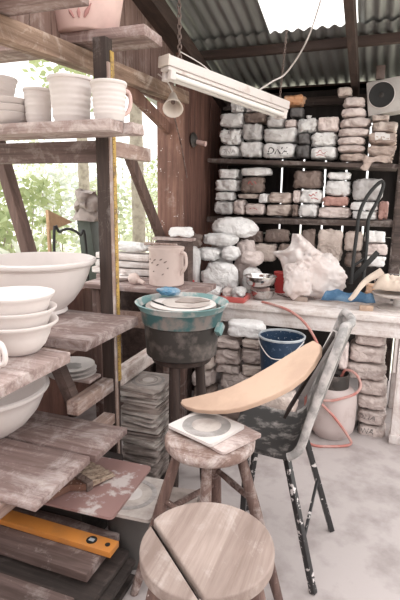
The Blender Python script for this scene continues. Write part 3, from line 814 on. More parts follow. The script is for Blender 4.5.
lp_ = smoothpath([(a, b, 0) for a, b in lft], 4); rp_ = smoothpath([(a, b, 0) for a, b in rgt], 4)
for j, (a, b) in enumerate(zip(lp_, rp_)):
    v = j / (len(lp_) - 1); row = []
    for i in range(nx + 1):
        u = i / nx; px = a.x + (b.x - a.x) * u; py = a.y + (b.y - a.y) * u
        n = noise.noise(Vector((px * .13, py * .13, 2))) * .05 + abs(noise.noise(Vector((px * .3, py * .3, 5)))) * .03
        p = aty(px, py, 3.35 + .05 * sin(u * pi) * -1.2 + n + .03 * v); row.append(len(mb.v)); mb.v.append(p)
    rows.append(row)
for A_, B_ in zip(rows, rows[1:]):
    for i in range(nx): mb.f.append((A_[i], A_[i + 1], B_[i + 1], B_[i]))
o = mb.build('bag_flap', 'plastic_milky', pbg, smooth=70); q_ = o.modifiers.new('t', 'SOLIDIFY'); q_.thickness = .003
# torn flap of the bag
def plank_flap(): pass
# white pan with slip and spoon handle
c = ondisk(313.5, 291)
pan = empty('bowl', (c.x, c.y, BT), 'small white bowl of brown slip with a stubby handle, before the milky bag', 'bowl')
MB().lathe([(0, .001), (.05, .001), (.072, .018), (.082, .034), (.080, .037), (.070, .034), (.060, .02), (0, .016)], (c.x, c.y, BT), 36).build('bowl_body', 'bat_white', pan)
MB().lathe([(0, .024), (.03, .026), (.0625, .023)], (c.x, c.y, BT), 24, .05).build('slip', 'slip', pan)
MB().bar((c.x + .015, c.y - .07, BT + .03), (c.x + .03, c.y - .15, BT + .012), .022, .010, .004).build('handle', 'bat_white', pan)
# blue cloth
pc = ondisk(350, 300)
def cloth(name, corners, mat, seed, amp, nx=26, ny=18, freq=9, zbase=BT, hump=.05, th=.003):
    mb = MB(); a, b, c_, d = [Vector(q) for q in corners]
    for j in range(ny + 1):
        for i in range(nx + 1):
            u, v = i / nx, j / ny
            p = (a * (1 - u) + b * u) * (1 - v) + (d * (1 - u) + c_ * u) * v
            e = min(u, 1 - u, v, 1 - v)
            w = min(1, e * 9 + .30)
            n = noise.noise(Vector((p.x * freq, p.y * freq, seed))); n2 = noise.noise(Vector((p.x * freq * 2.2, p.y * freq * 2.2, seed + 5)))
            z = zbase + .004 + w * (hump * (0.82 + .20 * n) + amp * (abs(n2) - .12))
            q = noise.noise_vector(Vector((p.x * freq, p.y * freq, seed + 9))) * .02
            mb.v.append(Vector((p.x + q.x, p.y + q.y, max(zbase + .003, z))))
    for j in range(ny):
        for i in range(nx): k = j * (nx + 1) + i; mb.f.append((k, k + 1, k + nx + 2, k + nx + 1))
    o = mb.build(name, mat, smooth=70); s_ = o.modifiers.new('t', 'SOLIDIFY'); s_.thickness = th; s_.offset = 1
    return o
o = cloth('cloth', (ondisk(321, 305), ondisk(372, 308), aty(376, 284, 3.26), aty(334, 284, 3.22)), 'blue_cloth', 2.6, .05, nx=44, ny=30, hump=.11, freq=6.5)
tag(o, 'rumpled blue denim cloth on the bench front', 'cloth')
# banding wheel with cloth on it
c = ondisk(396, 309)
bw = empty('banding_wheel', (c.x, c.y, BT), 'round grey turntable on a pedestal at the bench end', 'turntable')
bx, by = c.x, c.y + .01
MB().lathe([(0, .002), (.115, .002), (.115, .012), (.03, .018), (0, .018)], (bx, by, BT), 40).build('base', 'bat', bw)
MB().lathe([(0, .018), (.022, .018), (.022, .088), (0, .088)], (bx, by, BT), 20).build('pedestal', 'speaker_grey', bw)
MB().lathe([(0, .088), (.15, .09), (.155, .098), (.15, .106), (0, .106)], (bx, by, BT), 48).build('wheel_head', 'bat', bw)
o = cloth('cloth', ((bx - .15, by - .10, 0), (bx + .14, by - .13, 0), (bx + .13, by + .10, 0), (bx - .08, by + .11, 0)), 'tan_cloth', 7.0, .06, zbase=BT + .108, hump=.10)
tag(o, 'tan canvas cloth bundled on the round turntable', 'cloth')
# rolled strip of tan cloth trailing from the turntable onto the blue cloth
p0, p1, p2 = aty(350, 299.5, 3.06), aty(366, 281, 3.12), aty(382, 271, 3.14)
o = MB().tube(smoothpath([p0, p1, p2], 8), [.012 + .001 * k for k in range(17)], 10).jitter(.008, 15).build('cloth_strip', 'tan_cloth'); tag(o, 'twisted strip of tan cloth trailing over the blue cloth', 'cloth')
# orange packet + dark basket behind the turntable
c = aty(379, 270, 3.36); me = bag_mesh(.15, .085, .075, 410, rough=.2); me.materials.append(MATS['orange_plastic']); o = bpy.data.objects.new('packet', me); COL.objects.link(o)
o.location = (c.x, 3.455, BT + .002 + .05); tag(o, 'orange packet in front of the dark basket behind the turntable', 'packet')
q = MB().box((c.x - .09, 3.43, BT + .001), (c.x + .09, 3.50, BT + .05), .006).build('board_offcut', 'wood_bench'); tag(q, 'pale wooden offcut under the orange packet', 'board')
bk = empty('wire_basket', (aty(394, 262, 3.5).x, 3.52, BT), 'dark grey wire basket at the bench end behind the turntable', 'basket')
bx2 = aty(394, 262, 3.5).x; w2 = .11
MB().box((bx2 - w2, 3.505, BT + .001), (bx2 + w2, 3.64, BT + .10), .012).build('basket_body', 'bag_dark', bk)
mb = MB()
for z in (.10, .135, .17): mb.tube([(bx2 - w2, 3.505, BT + z), (bx2 + w2, 3.505, BT + z), (bx2 + w2, 3.64, BT + z), (bx2 - w2, 3.64, BT + z)], .004, 6, closed=True)
for k in range(7): mb.tube([(bx2 - w2 + k * 2 * w2 / 6, 3.505, BT + .02), (bx2 - w2 + k * 2 * w2 / 6, 3.505, BT + .17)], .003, 6)
mb.build('wire_rim', 'steel', bk)
# black bent tubular frame leaning against the shelves
def P(px, py, y): return aty(px, py, y)
fr = empty('tubular_frame', (P(358, 284, 3.4).x, 3.4, BT), 'black bent tubular frame standing upright on the bench', 'frame')
path = [P(351, 284, 3.36), P(354, 255, 3.40), P(357, 232, 3.43), P(359, 215, 3.46), P(365, 200, 3.50), P(372, 190, 3.53), P(379, 183, 3.55), P(382.5, 182, 3.56), P(383, 187, 3.56), P(378, 200, 3.54), P(371, 213, 3.51), P(368, 222, 3.49), P(367, 240, 3.46), P(365, 262, 3.43), P(362, 287, 3.39)]
MB().tube(smoothpath(path, 6), .0125, 10).build('frame_tube', 'black_plain', fr)
MB().tube([P(352, 267, 3.39), P(365, 258, 3.44)], .010, 8).build('crossbar', 'black_plain', fr)
MB().bar(P(352, 280, 3.38), P(378, 252, 3.42), .012, .035, .004).build('brace', 'black_plain', fr)
# small red things in the heaps
c = aty(282, 262, 3.53)
cup = empty('red_cup', (c.x, 3.52, BT), 'dark red plastic cup beside the milky bag, behind the steel bowls', 'cup')
MB().lathe([(0, 0), (.04, 0), (.052, .13), (.054, .15), (.050, .15), (.046, .13), (.036, .01), (0, .008)], (c.x, 3.52, BT + .001), 28).build('cup_body', 'red_plastic', cup)
MB().lathe([(.053, .148), (.056, .151), (.053, .154), (.050, .151), (.053, .148)], (c.x, 3.52, BT + .001), 28).build('cup_rim', 'ink_red', cup)
c = aty(189, 268, 3.16); me = bag_mesh(.10, .10, .07, 421, rough=.2, power=3); me.materials.append(MATS['red_plastic']); o = bpy.data.objects.new('plastic_bag', me); COL.objects.link(o)
o.location = (c.x, 3.15, BT + .002 + .04); tag(o, 'small bright red plastic bag beside the jug at the heap foot', 'bag')
q = MB().box((c.x - .06, 3.10, BT + .001), (c.x + .05, 3.205, BT + .04), .006).build('clay_block', 'clay_pink'); tag(q, 'flat pinkish clay block under the bright red plastic bag', 'clay')

# ------------------------------------------------------------------ loudspeaker under the roof
c = aty(383, 95, 3.80)
sp = empty('loudspeaker', (c.x, 3.8, c.z), 'grey loudspeaker with round black cone up under the roof', 'speaker')
Mr = Matrix.Rotation(radians(-8), 3, 'Y')
MB().box(c + Vector((-.105, 0, -.115)), c + Vector((.24, .17, .115)), .012, Mr).build('cabinet', 'speaker_grey', sp)
Mx = Matrix.Rotation(radians(90), 3, 'X')
MB().lathe([(.086, 0), (.089, .004), (.086, .008), (.083, .006), (.083, 0)], c + Vector((-.01, -.004, 0)), 40, M=Mx).build('cone_ring', 'metal_white', sp)
MB().lathe([(0.016, .002), (.05, .0), (.084, .006)], c + Vector((-.01, -.006, 0)), 40, M=Mx).build('cone', 'black_plain', sp)
MB().lathe([(0, .008), (.010, .007), (.017, .002)], c + Vector((-.01, -.006, 0)), 24, M=Mx).build('dust_cap', 'tub_dark', [o for o in sp.children if o.name.startswith('cone') and 'ring' not in o.name][0])
MB().lathe([(0, .0), (.03, .004), (.045, .008)], c + Vector((.165, -.004, -.01)), 30, M=Mx).build('tweeter', 'black_plain', sp)
MB().box(c + Vector((-.06, .06, .118)), c + Vector((.0, .10, .21)), .003).build('bracket', 'chain_steel', sp)

# ------------------------------------------------------------------ fluorescent light, chains, cords
A = atx(170, 54, -1.10); B = aty(290, 101, 3.43)
fl = empty('fluorescent_light', tuple((A + B) / 2), 'long white fluorescent batten light hung on a chain beside the corner post', 'light')
d = (B - A).normalized(); side = d.cross(Vector((0, 0, 1))).normalized(); up_ = side.cross(d)
A0 = A + up_ * -.028 - side * .04; B0 = B + up_ * -.028 - side * .04
MB().bar(A0, B0, .085, .052, .006, up_).build('housing', 'metal_white', fl)
MB().bar(A0 + up_ * -.037, B0 + up_ * -.037, .07, .02, .006, up_).build('reflector', 'metal_white', fl)
for s_ in (-1, 1):
    off = up_ * -.068 + side * (.026 * s_)
    tb = MB().tube([A0 + off + d * .05, B0 + off - d * .05], .0155, 14).build('tube', 'tube_white', fl)
    for e_, q in ((A0, 1), (B0, -1)):
        MB().bar(e_ + off + d * (.015 * q), e_ + off + d * (.05 * q), .030, .046, .005, up_).build('lamp_holder', 'metal_white', tb)
MB().bar(A0 + d * .0005 - d * .012, A0 - d * .0005, .09, .056, .003, up_).build('end_cap', 'cream', fl)
def chain(p, q, name, label, link=.034, r=.0035, mat='chain_steel'):
    p, q = Vector(p), Vector(q); d = (q - p); n = max(2, int(d.length / (link * .74))); d.normalize(); u, w = frame(d)
    mb = MB()
    for k in range(n):
        c = p + d * ((k + .5) * (q - p).length / n); a = u if k % 2 else w
        ring = [c + d * (link * .5 * cos(t)) + a * (link * .3 * sin(t)) for t in [2 * pi * i / 12 for i in range(12)]]
        mb.tube(ring, r, 5, closed=True)
    o = mb.build(name, mat); return tag(o, label, 'chain')
pn = A0 + d * .10 + up_ * .036
pt = atx(184, 0, -1.14); 
dirn = (pt - pn).normalized()
yy = pn.y; top = Vector((pn.x - .02, pn.y + .03, roofz(pn.y) - 0.01))
chain(pn, top, 'hanging_chain', 'dark steel chain holding the near end of the fluorescent light')
pf = B0 - d * .06 + up_ * .036
tf = Vector((pf.x + .03, pf.y - .02, roofz(pf.y) - .01))
chain(pf, tf, 'hanging_chain', 'thin pale chain holding the far end of the fluorescent light', .022, .002)
e0 = A0 + d * .08 + up_ * .05
pw = [pn + up_ * .04, pn + up_ * .01 + d * .12 + side * .03, A0 + d * .34 + up_ * .034]
o = MB().tube(smoothpath(pw, 6), .003, 6).build('tie_wire', 'cord_white'); tag(o, 'thin pale wire tied round the near end of the light', 'wire')
# pale cable sagging from roof to light
c0, c1, c2, c3 = aty(328, -4, 2.9), aty(308, 38, 3.1), aty(287, 72, 3.25), aty(252, 88, 3.18)
lp = B0 - d * .28 + up_ * .033
o = MB().tube(smoothpath([Vector((c0.x, c0.y, roofz(c0.y) - .0)), c1, c2, (c2 + lp) / 2 + Vector((0, 0, .0)), lp], 8), .005, 8).build('power_cord', 'cord_white'); tag(o, 'pale cable sagging from the roof to the fluorescent light', 'cord')
# bell-shaped lamp socket hanging on the cord
bc = atx(173, 104, -1.16)
bell = empty('lamp_socket', tuple(bc), 'pale bell-shaped lamp holder hanging by a cord from the header beam', 'lamp holder')
ax = (CAM - bc).normalized() * .8 + Vector((0.0, 0, -.62)); ax.normalize()
u, w = frame(ax); Mb = Matrix((u, w, ax)).transposed()
MB().lathe([(0, -.085), (.020, -.085), (.026, -.06), (.030, -.035), (.044, 0), (.056, .038), (.059, .045), (.054, .045), (.041, .005), (.025, -.03), (0, -.035)], bc, 32, M=Mb).build('shade', 'cream', bell)
MB().lathe([(0, -.03), (.012, -.03), (.012, -.012), (0, -.012)], bc, 16, M=Mb).build('contact', 'chain_steel', bell)
top = bc - ax * .085; hk = atx(158, 74, -1.22)
MB().tube(smoothpath([top, top + Vector((-.005, -.01, .03)), (top + hk) / 2 + Vector((.01, 0, .015)), hk], 6), .004, 6).build('cord', 'cord_white', bell)
o = MB().tube(smoothpath([bc - ax * .02 + Vector((-.02, .03, -.02)), atx(180, 140, -1.278), atx(184, 160, -1.278), atx(187, 178, -1.278)], 6), .004, 6).build('power_cord', 'wood_leg'); tag(o, 'dark cord running down the corner post from the lamp holder', 'cord')
# dark round bell/hook on the wall
hc = atx(198, 140, WL + .05)
hb = empty('wall_hook', tuple(hc), 'dark round wooden hook block on the timber wall', 'hook')
MB().lathe([(0, 0), (.05, .002), (.055, .012), (.045, .026), (.02, .04), (0, .042)], (WL + .003, hc.y, hc.z), 24, .1, M=Matrix.Rotation(radians(90), 3, 'Y')).build('block', 'tub_dark', hb)
MB().tube([(WL + .03, hc.y, hc.z - .01), (WL + .115, hc.y - .01, hc.z - .03)], [.016, .019], 10).build('peg', 'clay_pink', hb)

# ------------------------------------------------------------------ plank helper
def plank(name, p_lo, p_hi, mat, label, cat='plank', group=None, rotz=0.0, jit=.004, bev=.006, rot=None):
    lo, hi = Vector(p_lo), Vector(p_hi); c = (lo + hi) / 2; dd = hi - lo
    b = bmesh.new(); bmesh.ops.create_cube(b, size=1)
    for v in b.verts: v.co = Vector((v.co.x * dd.x, v.co.y * dd.y, v.co.z * dd.z))
    long_e = [e for e in b.edges if abs((e.verts[0].co - e.verts[1].co).x) > dd.x * .5]
    bmesh.ops.subdivide_edges(b, edges=long_e, cuts=10)
    sh = [e for e in b.edges if e.calc_face_angle(0) > 1.0]
    bmesh.ops.bevel(b, geom=sh, offset=min(bev, dd.z * .3), segments=2, affect='EDGES', profile=.6)
    mb = MB().bm(b)
    sd = R.random() * 50
    for v in mb.v:
        n = noise.noise_vector(v * 7 + Vector((sd, 0, 0))) + .6 * noise.noise_vector(v * 22 + Vector((sd, 3, 0)))
        v.x += n.x * jit; v.y += n.y * jit; v.z += n.z * jit * .35
    z0 = min(v.z for v in mb.v)
    for v in mb.v: v.z += -dd.z / 2 - z0 if v.z < -dd.z * .2 else 0
    o = mb.build(name, mat, origin=(0, 0, 0)); o.location = c; o.rotation_euler.z = rotz
    if rot: o.rotation_euler = rot
    return tag(o, label, cat, group)

# ------------------------------------------------------------------ pottery rack
rack = empty('pottery_rack', (-1.4, 1.4, 0), 'rough timber rack holding plank shelves of unfired pots beside the window opening', 'rack')
PX0, PX1, PY0, PY1 = -1.186, -1.123, 1.90, 1.955
MB().box((PX0, PY0, 0), (PX1, PY1, 2.149), .004).build('post', 'wood_post', rack)
MB().box((-1.83, PY0, 0), (-1.77, PY1, .96), .004).build('post', 'wood_post', rack)
MB().box((PX0, .30, 0), (PX1, .355, 1.70), .004).build('post', 'wood_post', rack)
MB().box((-1.83, .30, 0), (-1.77, .355, 1.70), .004).build('post', 'wood_post', rack)
ZP, ZM, ZL = 1.79, 0.965, 0.50   # shelf heights (plank tops)
for xa in (PX0, -1.83):
    r_ = 'wood_rail'
    MB().box((xa + .002, .357, ZM - .095), (xa + .062, PY0 - .001, ZM - .043), .005).build('rail', r_, rack)
    MB().box((xa + .002, .357, ZL - .085), (xa + .062, PY0 - .001, ZL - .035), .005).build('rail', r_, rack)
    MB().box((xa + .002, 1.60, .582), (xa + .060, PY0 - .001, .645), .006).build('rail', 'wood_rail', rack)
MB().box((PX0 + .002, PY1 + .001, .582), (PX0 + .066, 2.385, .655), .006).build('rail', 'wood_rail_pale', rack)
MB().box((PX0 + .012, PY1 + .001, 1.676), (PX0 + .045, 2.36, 1.743), .004).build('rail', 'wood_rail', rack)
MB().bar(aty(46, 338, 1.665), aty(76, 408, 1.665), .05, .05, .004, (0, 1, 0)).build('strut', 'wood_rail_dark', rack)
# cross bars under the pots and a slanted leg
MB().box((-1.82, PY0 + .01, ZP - .145), (PX0 - .001, PY0 + .05, ZP - .052), .005).build('crossbar', 'wood_plank_dark', rack)
pA, pB = aty(-6, 130, 2.22), aty(76, 415, 2.22)
MB().bar(pA, pB, .055, .075, .005, (0, 1, 0)).build('brace', 'wood_brace', rack)
# yellow measuring stick fixed to the post side
ms_ = empty('measuring_stick', (PX1 + .004, 1.915, .9), 'yellow measuring stick fixed upright to the side of the rack post', 'ruler')
MB().box((PX1 + .0015, 1.930, .62), (PX1 + .0065, 1.957, 2.10), .001).build('stick', 'yellow_rule', ms_)
mb = MB()
for k in range(70):
    z = .64 + k * .02
    mb.box((PX1 + .0066, 1.930, z), (PX1 + .0071, 1.930 + (.014 if k % 5 == 0 else .008), z + .0022), 0)
mb.build('graduations', 'rule_ink', ms_)
# pale strip on the post: its lit side put into the colour
o = MB().box((PX1 + .001, 1.901, .02), (PX1 + .010, 1.920, 2.05), .002).build('lit_edge_strip', 'wood_lit_strip', rack)

GPK = 'planks on the pottery rack'
# overhead planks on the header beam
plank('plank', (-2.1, 1.955, 2.152), (-.97, 2.135, 2.197), 'wood_plank', 'overhead plank carrying the pink planter', group=GPK)
plank('plank', (-2.2, 1.22, 2.122), (-.97, 1.545, 2.165), 'wood_plank', 'empty overhead plank in the top corner above the stacked bowls', group=GPK)
# pots shelf
plank('plank', (-2.0, 1.80, ZP - .045), (-.945, 1.893, ZP), 'wood_plank_pale', 'longer of the two planks under the row of white pots', group=GPK)
plank('plank', (-2.0, 1.69, ZP - .045), (-.985, 1.790, ZP), 'wood_plank_pale', 'shorter front plank under the row of white pots', group=GPK)
# mid level
plank('plank', (-1.85, 1.47, ZM - .04), (-.985, 1.893, ZM), 'wood_plank', 'plank under the big white basin', group=GPK)
plank('plank', (-1.80, 1.02, ZM - .04), (-.975, 1.355, ZM), 'wood_plank_pale', 'plank under the stack of three small bowls', group=GPK)
# lower level
plank('plank', (-1.80, 1.475, ZL - .032), (-.965, 1.73, ZL), 'wood_plank', 'lower plank at the rack post with the white worn end', group=GPK)
plank('plank', (-1.80, 1.14, ZL - .032), (-.985, 1.465, ZL), 'wood_plank', 'lower plank under the half-hidden bowl', group=GPK)
# floor-level planks
plank('plank', (-1.75, 1.235, .152), (-.862, 1.47, .190), 'wood_plank_dark', 'plank near the floor carrying the orange spirit level', group=GPK, jit=.005)
plank('plank', (-1.75, .86, .128), (-.868, 1.165, .158), 'wood_plank_dark', 'lowest plank at the bottom corner, nearest the camera', group=GPK)
GDB = 'dark boards stacked on the floor under the rack'
ztop = 0.0
dk = [.024, .022, .026, .024, .028]
labs = ['dark board lowest of the floor stack below the spirit level', 'dark board second from the floor below the spirit level', 'dark board third from the floor below the spirit level', 'dark board fourth from the floor below the spirit level', 'dark board topmost of the floor stack below the spirit level']
for k, t_ in enumerate(dk):
    dx = R.uniform(-.02, .02)
    plank('board', (-1.6, .80, ztop + .0005), (-.80 + dx, 1.465 + R.uniform(-.02, .005), ztop + t_), 'wood_dark_board', labs[k], 'board', GDB, jit=.003); ztop += t_ + .0005
plank('lath', (-1.5, 1.28, ztop + .001), (-1.0, 1.36, .151), 'wood_dark_board', 'dark lath under the plank with the spirit level', 'lath', jit=.001)
# orange spirit level
z = .192
pa, pb, pc_ = atz(-8, 504, z + .025), atz(119, 541, z + .025), atz(106, 551.5, z + .025)
ld = (pb - pa); ld.z = 0; ll_ = ld.length; ld.normalize(); sd_ = Vector((ld.y, -ld.x, 0)); wd = abs((pc_ - pb).dot(sd_)); wd = max(.045, min(.07, wd))
pa2 = pa - ld * .15
lv = empty('spirit_level', tuple((pa2 + pb) / 2), 'orange spirit level lying on the plank near the floor', 'level')
cA = pa2 + sd_ * (wd / 2); cB = pb + sd_ * (wd / 2); cA.z = cB.z = z + .0125
lvb = MB().bar(cA, cB, wd, .024, .002).build('level_body', 'orange_level', lv)
vc = atz(91.5, 540, z + .026)
u1 = ld; u2 = sd_
Mv = Matrix((u1, u2, Vector((0, 0, -1)))).transposed()
vc = cB - ld * ((cB - vc).dot(ld)); vc.z = z + .025
MB().lathe([(0, -.0002), (.021, -.0002), (.021, -.0014), (0, -.0014)], vc, 28, M=Mv).build('vial_ring', 'black_plain', lvb)
MB().bar(vc + Vector((0, 0, .0012)) - ld * .011, vc + Vector((0, 0, .0012)) + ld * .011, .015, .003, .001).build('vial', 'vial', lvb)
hc_ = cB - ld * .030; hc_.z = z + .025
MB().lathe([(0, -.0002), (.010, -.0002), (.010, -.0014), (0, -.0014)], hc_, 20, M=Mv).build('hanging_hole', 'black_plain', lvb)

# bats, red board, brush
def bat(cx, cy, z, sx, sy, th, rotz, mat, ring, label, group, name='bat'):
    o_ = empty(name, (cx, cy, z), label, 'bat', group) if ring else None
    M = Matrix.Rotation(rotz, 3, 'Z')
    rr = .012; poly = []
    for qx, qy, a0 in ((1, 1, 0), (-1, 1, 90), (-1, -1, 180), (1, -1, 270)):
        for k in range(4):
            a = radians(a0 + k * 30); poly.append((qx * (sx / 2 - rr) + rr * cos(a), qy * (sy / 2 - rr) + rr * sin(a)))
    mb = MB().prism(poly, 0, th, M, (cx, cy, z))
    if not ring:
        return tag(mb.build(name, mat, origin=(cx, cy, z)), label, 'bat', group)
    mb.build('board', mat, o_)
    for ri, r0, r1, mt in ring:
        MB().lathe([(r0, th - .001), (r0, th + .0012), (r1, th + .0012), (r1, th - .001), (r0, th - .001)], (cx, cy, z), 48, .03, ri).build('clay_ring', mt, o_)
    return o_
# tall stack behind the rack post
GS = 'square bats in the tall stack beside the rack post'
z = .052
o = MB().box((-1.17, 2.0, 0), (-.955, 2.27, .05), .006).build('wooden_block', 'wood_dark_board'); tag(o, 'dark wooden block under the tall stack of square bats', 'block')
i = 0
while z < .545:
    t_ = R.choice((.008, .009, .011, .013)); 
    low = z < .22
    bat(-1.062 + R.uniform(-.012, .008), 2.125 + R.uniform(-.014, .014), z, .21 + R.uniform(-.02, .01), .215 + R.uniform(-.02, .012), t_, radians(R.uniform(-9, 9)), R.choice(('bat', 'bat', 'bat', 'bat_dark', 'bat_dark')) if not low else 'bat_dark', None,
        'thin square bat within the tall stack beside the rack post, below the topmost', GS); z += t_ + .0012; i += 1
bat(-1.055, 2.125, z, .215, .22, .014, radians(3), 'bat', [(1, .070, .088, 'bat_ring'), (2, .0, .03, 'bat_white'), (3, .046, .052, 'bat_ring')], 'square bat with ringed clay marks, topmost of the tall stack', GS)
BATTOP = z + .014
# second pile of bats on the floor between stool and rack
GS2 = 'grimy bats piled on the floor behind the back stool'
z = .001
for k in range(14):
    t_ = R.choice((.014, .018, .02))
    bat(-.735 + R.uniform(-.01, .01), 1.80 + R.uniform(-.01, .01), z, .165 + R.uniform(-.02, .0), .165 + R.uniform(-.02, .0), t_, radians(R.uniform(-10, 10)), 'bat_dark', None,
        'grimy square bat piled on the floor between back stool and tall bat stack', GS2) if k < 9 else None
    z += t_ + .0015
# plates on the middle rail
zz = .647
pt_ = atz(84, 370, zz)
q = plank('board', (-1.76, 1.785, zz), (-1.13-.06, 1.893, zz + .016), 'wood_plank_pale', 'thin board on the rail under the dusty plates behind the rack post', 'board')
for k, (dx, r) in enumerate(((0, .112), (.008, .106), (-.004, .108))):
    pc0 = Vector((-1.305 + dx, 1.822, zz + .018 + k * .019))
    pl = empty('plate', tuple(pc0), ['lowest dusty white plate on the thin board under the basin plank', 'middle dusty white plate on the thin board under the basin plank', 'topmost dusty white plate with a dark mark under the basin plank'][k], 'plate', 'dusty plates on the thin board')
    MB().lathe([(0, .0), (r * .6, .0), (r, .014), (r + .002, .017), (r - .004, .018), (r * .6, .008), (0, .006)], pc0, 40).build('plate_body', 'bat_white', pl)
    if k == 2: MB().lathe([(0.0, .0074), (r * .3, .0078), (r * .45, .0078)], pc0, 30, .5, k).build('glaze_mark', 'bat_ring', pl)

# grey bucket carrying the bat and the red board
gbk = empty('bucket', (-.86, 1.58, 0), 'grey plastic bucket under the bat between the rack and the front stool', 'bucket')
MB().lathe([(0, 0), (.105, 0), (.128, .262), (.132, .268), (.132, .278), (.126, .279), (.102, .01), (0, .008)], (-.86, 1.60, 0.001), 40).build('bucket_body', 'grey_plastic', gbk)
MB().lathe([(.127, .25), (.136, .255), (.136, .268), (.128, .272)], (-.86, 1.60, 0.001), 40).build('rim', 'grey_plastic', gbk)
zb = .281
bat(-.865, 1.575, zb, .27, .27, .014, radians(4), 'bat', [(1, .085, .105, 'bat_ring'), (2, 0, .045, 'bat_white')], 'square grey bat half under the red board beside the front stool', None)
zr = zb + .0165
pr, pn_ = atz(152, 466, zr + .012), atz(112, 518, zr + .012)
ang = atan2((pr - pn_).y, (pr - pn_).x); ln = (pr - pn_).length
dx_, dy_ = (pr - pn_).normalized(), None
perp = Vector((-dx_.y, dx_.x, 0)); 
if perp.x > 0: perp = -perp
wlen = .50
cc = (pr + pn_) / 2 + perp * (wlen / 2); 
rb = MB(); rr = .02; poly = []; sx, sy = wlen, ln
for qx, qy, a0 in ((1, 1, 0), (-1, 1, 90), (-1, -1, 180), (1, -1, 270)):
    for k in range(5):
        a = radians(a0 + k * 22.5); poly.append((qx * (sx / 2 - rr) + rr * cos(a), qy * (sy / 2 - rr) + rr * sin(a)))
Mz = Matrix.Rotation(atan2(-perp.y, -perp.x), 3, 'Z')
rb.prism(poly, 0, .011, Mz, (cc.x, cc.y, zr)); o = rb.build('board', 'red_board'); tag(o, 'smooth reddish board with rounded corners under the paint brush', 'board')
crate = MB().box((-1.36, 1.50, 0.0), (-1.06, 1.86, zr - .016), .006).build('wooden_crate', 'wood_dark_board'); tag(crate, 'dark wooden crate under the hidden end of the red board', 'crate')
bat(-1.20, 1.62, zr - .0155, .30, .30, .014, radians(-8), 'bat', [(1, .10, .12, 'bat_ring')], 'square grey bat with a dark ring lying under the lower planks', None)
# brush
zt = zr + .0115
h0, h1 = atz(40, 500, zt + .02), atz(112, 462, zt + .02)
bd = (h1 - h0).normalized(); bsd = Vector((-bd.y, bd.x, 0))
br = empty('paint_brush', tuple((h0 + h1) / 2), 'worn wide paint brush lying on the reddish board', 'brush')
mid = h0 + (h1 - h0) * .34; f2 = h0 + (h1 - h0) * .46
def slab(mb, pts, z0, z1): 
    n = len(pts); b = len(mb.v)
    for zq in (z0, z1):
        for p in pts: mb.v.append(Vector((p.x, p.y, zq)))
    mb.f.append(tuple(b + i for i in reversed(range(n)))); mb.f.append(tuple(b + n + i for i in range(n)))
    for i in range(n): mb.f.append((b + i, b + (i + 1) % n, b + n + (i + 1) % n, b + n + i))
    return mb
slab(MB(), [h0 - bsd * .014, h0 + bsd * .014, mid + bsd * .022, f2 + bsd * .070, f2 - bsd * .070, mid - bsd * .022], zt + .006, zt + .034).build('handle', 'brush_handle', br)
slab(MB(), [f2 - bsd * .078, f2 + bsd * .078, f2 + bd * .03 + bsd * .078, f2 + bd * .03 - bsd * .078], zt + .003, zt + .042).build('ferrule', 'bag_brown', br)
mb = MB(); e_ = f2 + bd * .03; 
for k in range(190):
    s0 = R.uniform(-.075, .075); s1 = s0 * 1.08 + R.uniform(-.006, .006); zz0 = zt + R.uniform(.008, .039)
    mb.tube([e_ + bsd * s0 + Vector((0, 0, zz0 - e_.z)), e_ + bsd * s1 + bd * (.105 + R.uniform(-.012, .010)) + Vector((0, 0, zt + .008 + R.random() * .012 - e_.z))], [.0055, .0035], 5)
mb.build('bristles', 'bristle', br)

# ------------------------------------------------------------------ pots
def pot(prof, c, name, label, cat, mat='clay_white', group=None, n=56, inside=None):
    o_ = MB().lathe(prof, c, n).build(name, mat, smooth=50); return tag(o_, label, cat, group)
GP = 'unfired white pots on the upper plank'
# basin on the middle plank
bc = Vector((-1.45, 1.795, ZM + .0015)); Mbs = Matrix.Diagonal((1.05, 1.05, 1.03))
bs = empty('basin', tuple(bc), 'very wide white unfired basin on the middle plank', 'bowl')
MB().lathe([(0, 0), (.115, 0), (.121, .006), (.120, .014), (.114, .02), (.152, .055), (.194, .115), (.220, .175), (.231, .214), (.246, .220), (.254, .229), (.254, .240), (.244, .245), (.228, .234), (.211, .175), (.181, .11), (.137, .05), (.10, .025), (0, .022)], bc, 72, M=Mbs).build('basin_body', 'clay_white', bs, smooth=50)
MB().lathe([(.2305, .2095), (.2360, .213), (.2325, .218)], bc, 72, M=Mbs).build('turning_ring', 'clay_white', bs)
# stack of three flared bowls
for k, (dz, r) in enumerate(((0, .136), (.046, .133), (.096, .128))):
    c = Vector((-1.138, 1.29, ZM + .0015 + dz)); h = .108
    prof = [(0, 0), (.060, 0), (.068, .003), (.090, .028), (.104, .06), (.112, h - .022), (r * .95, h - .009), (r, h - .002), (r, h + .004), (r * .96, h + .005), (.107, h - .010), (.096, .06), (.080, .028), (.06, .012), (0, .010)]
    pot(prof, c, 'bowl', ['lowest of the three stacked white bowls on the middle plank', 'middle of the three stacked white bowls on the middle plank', 'topmost of the three stacked white bowls below the basin'][k], 'bowl', group='stacked flared bowls on the middle plank')
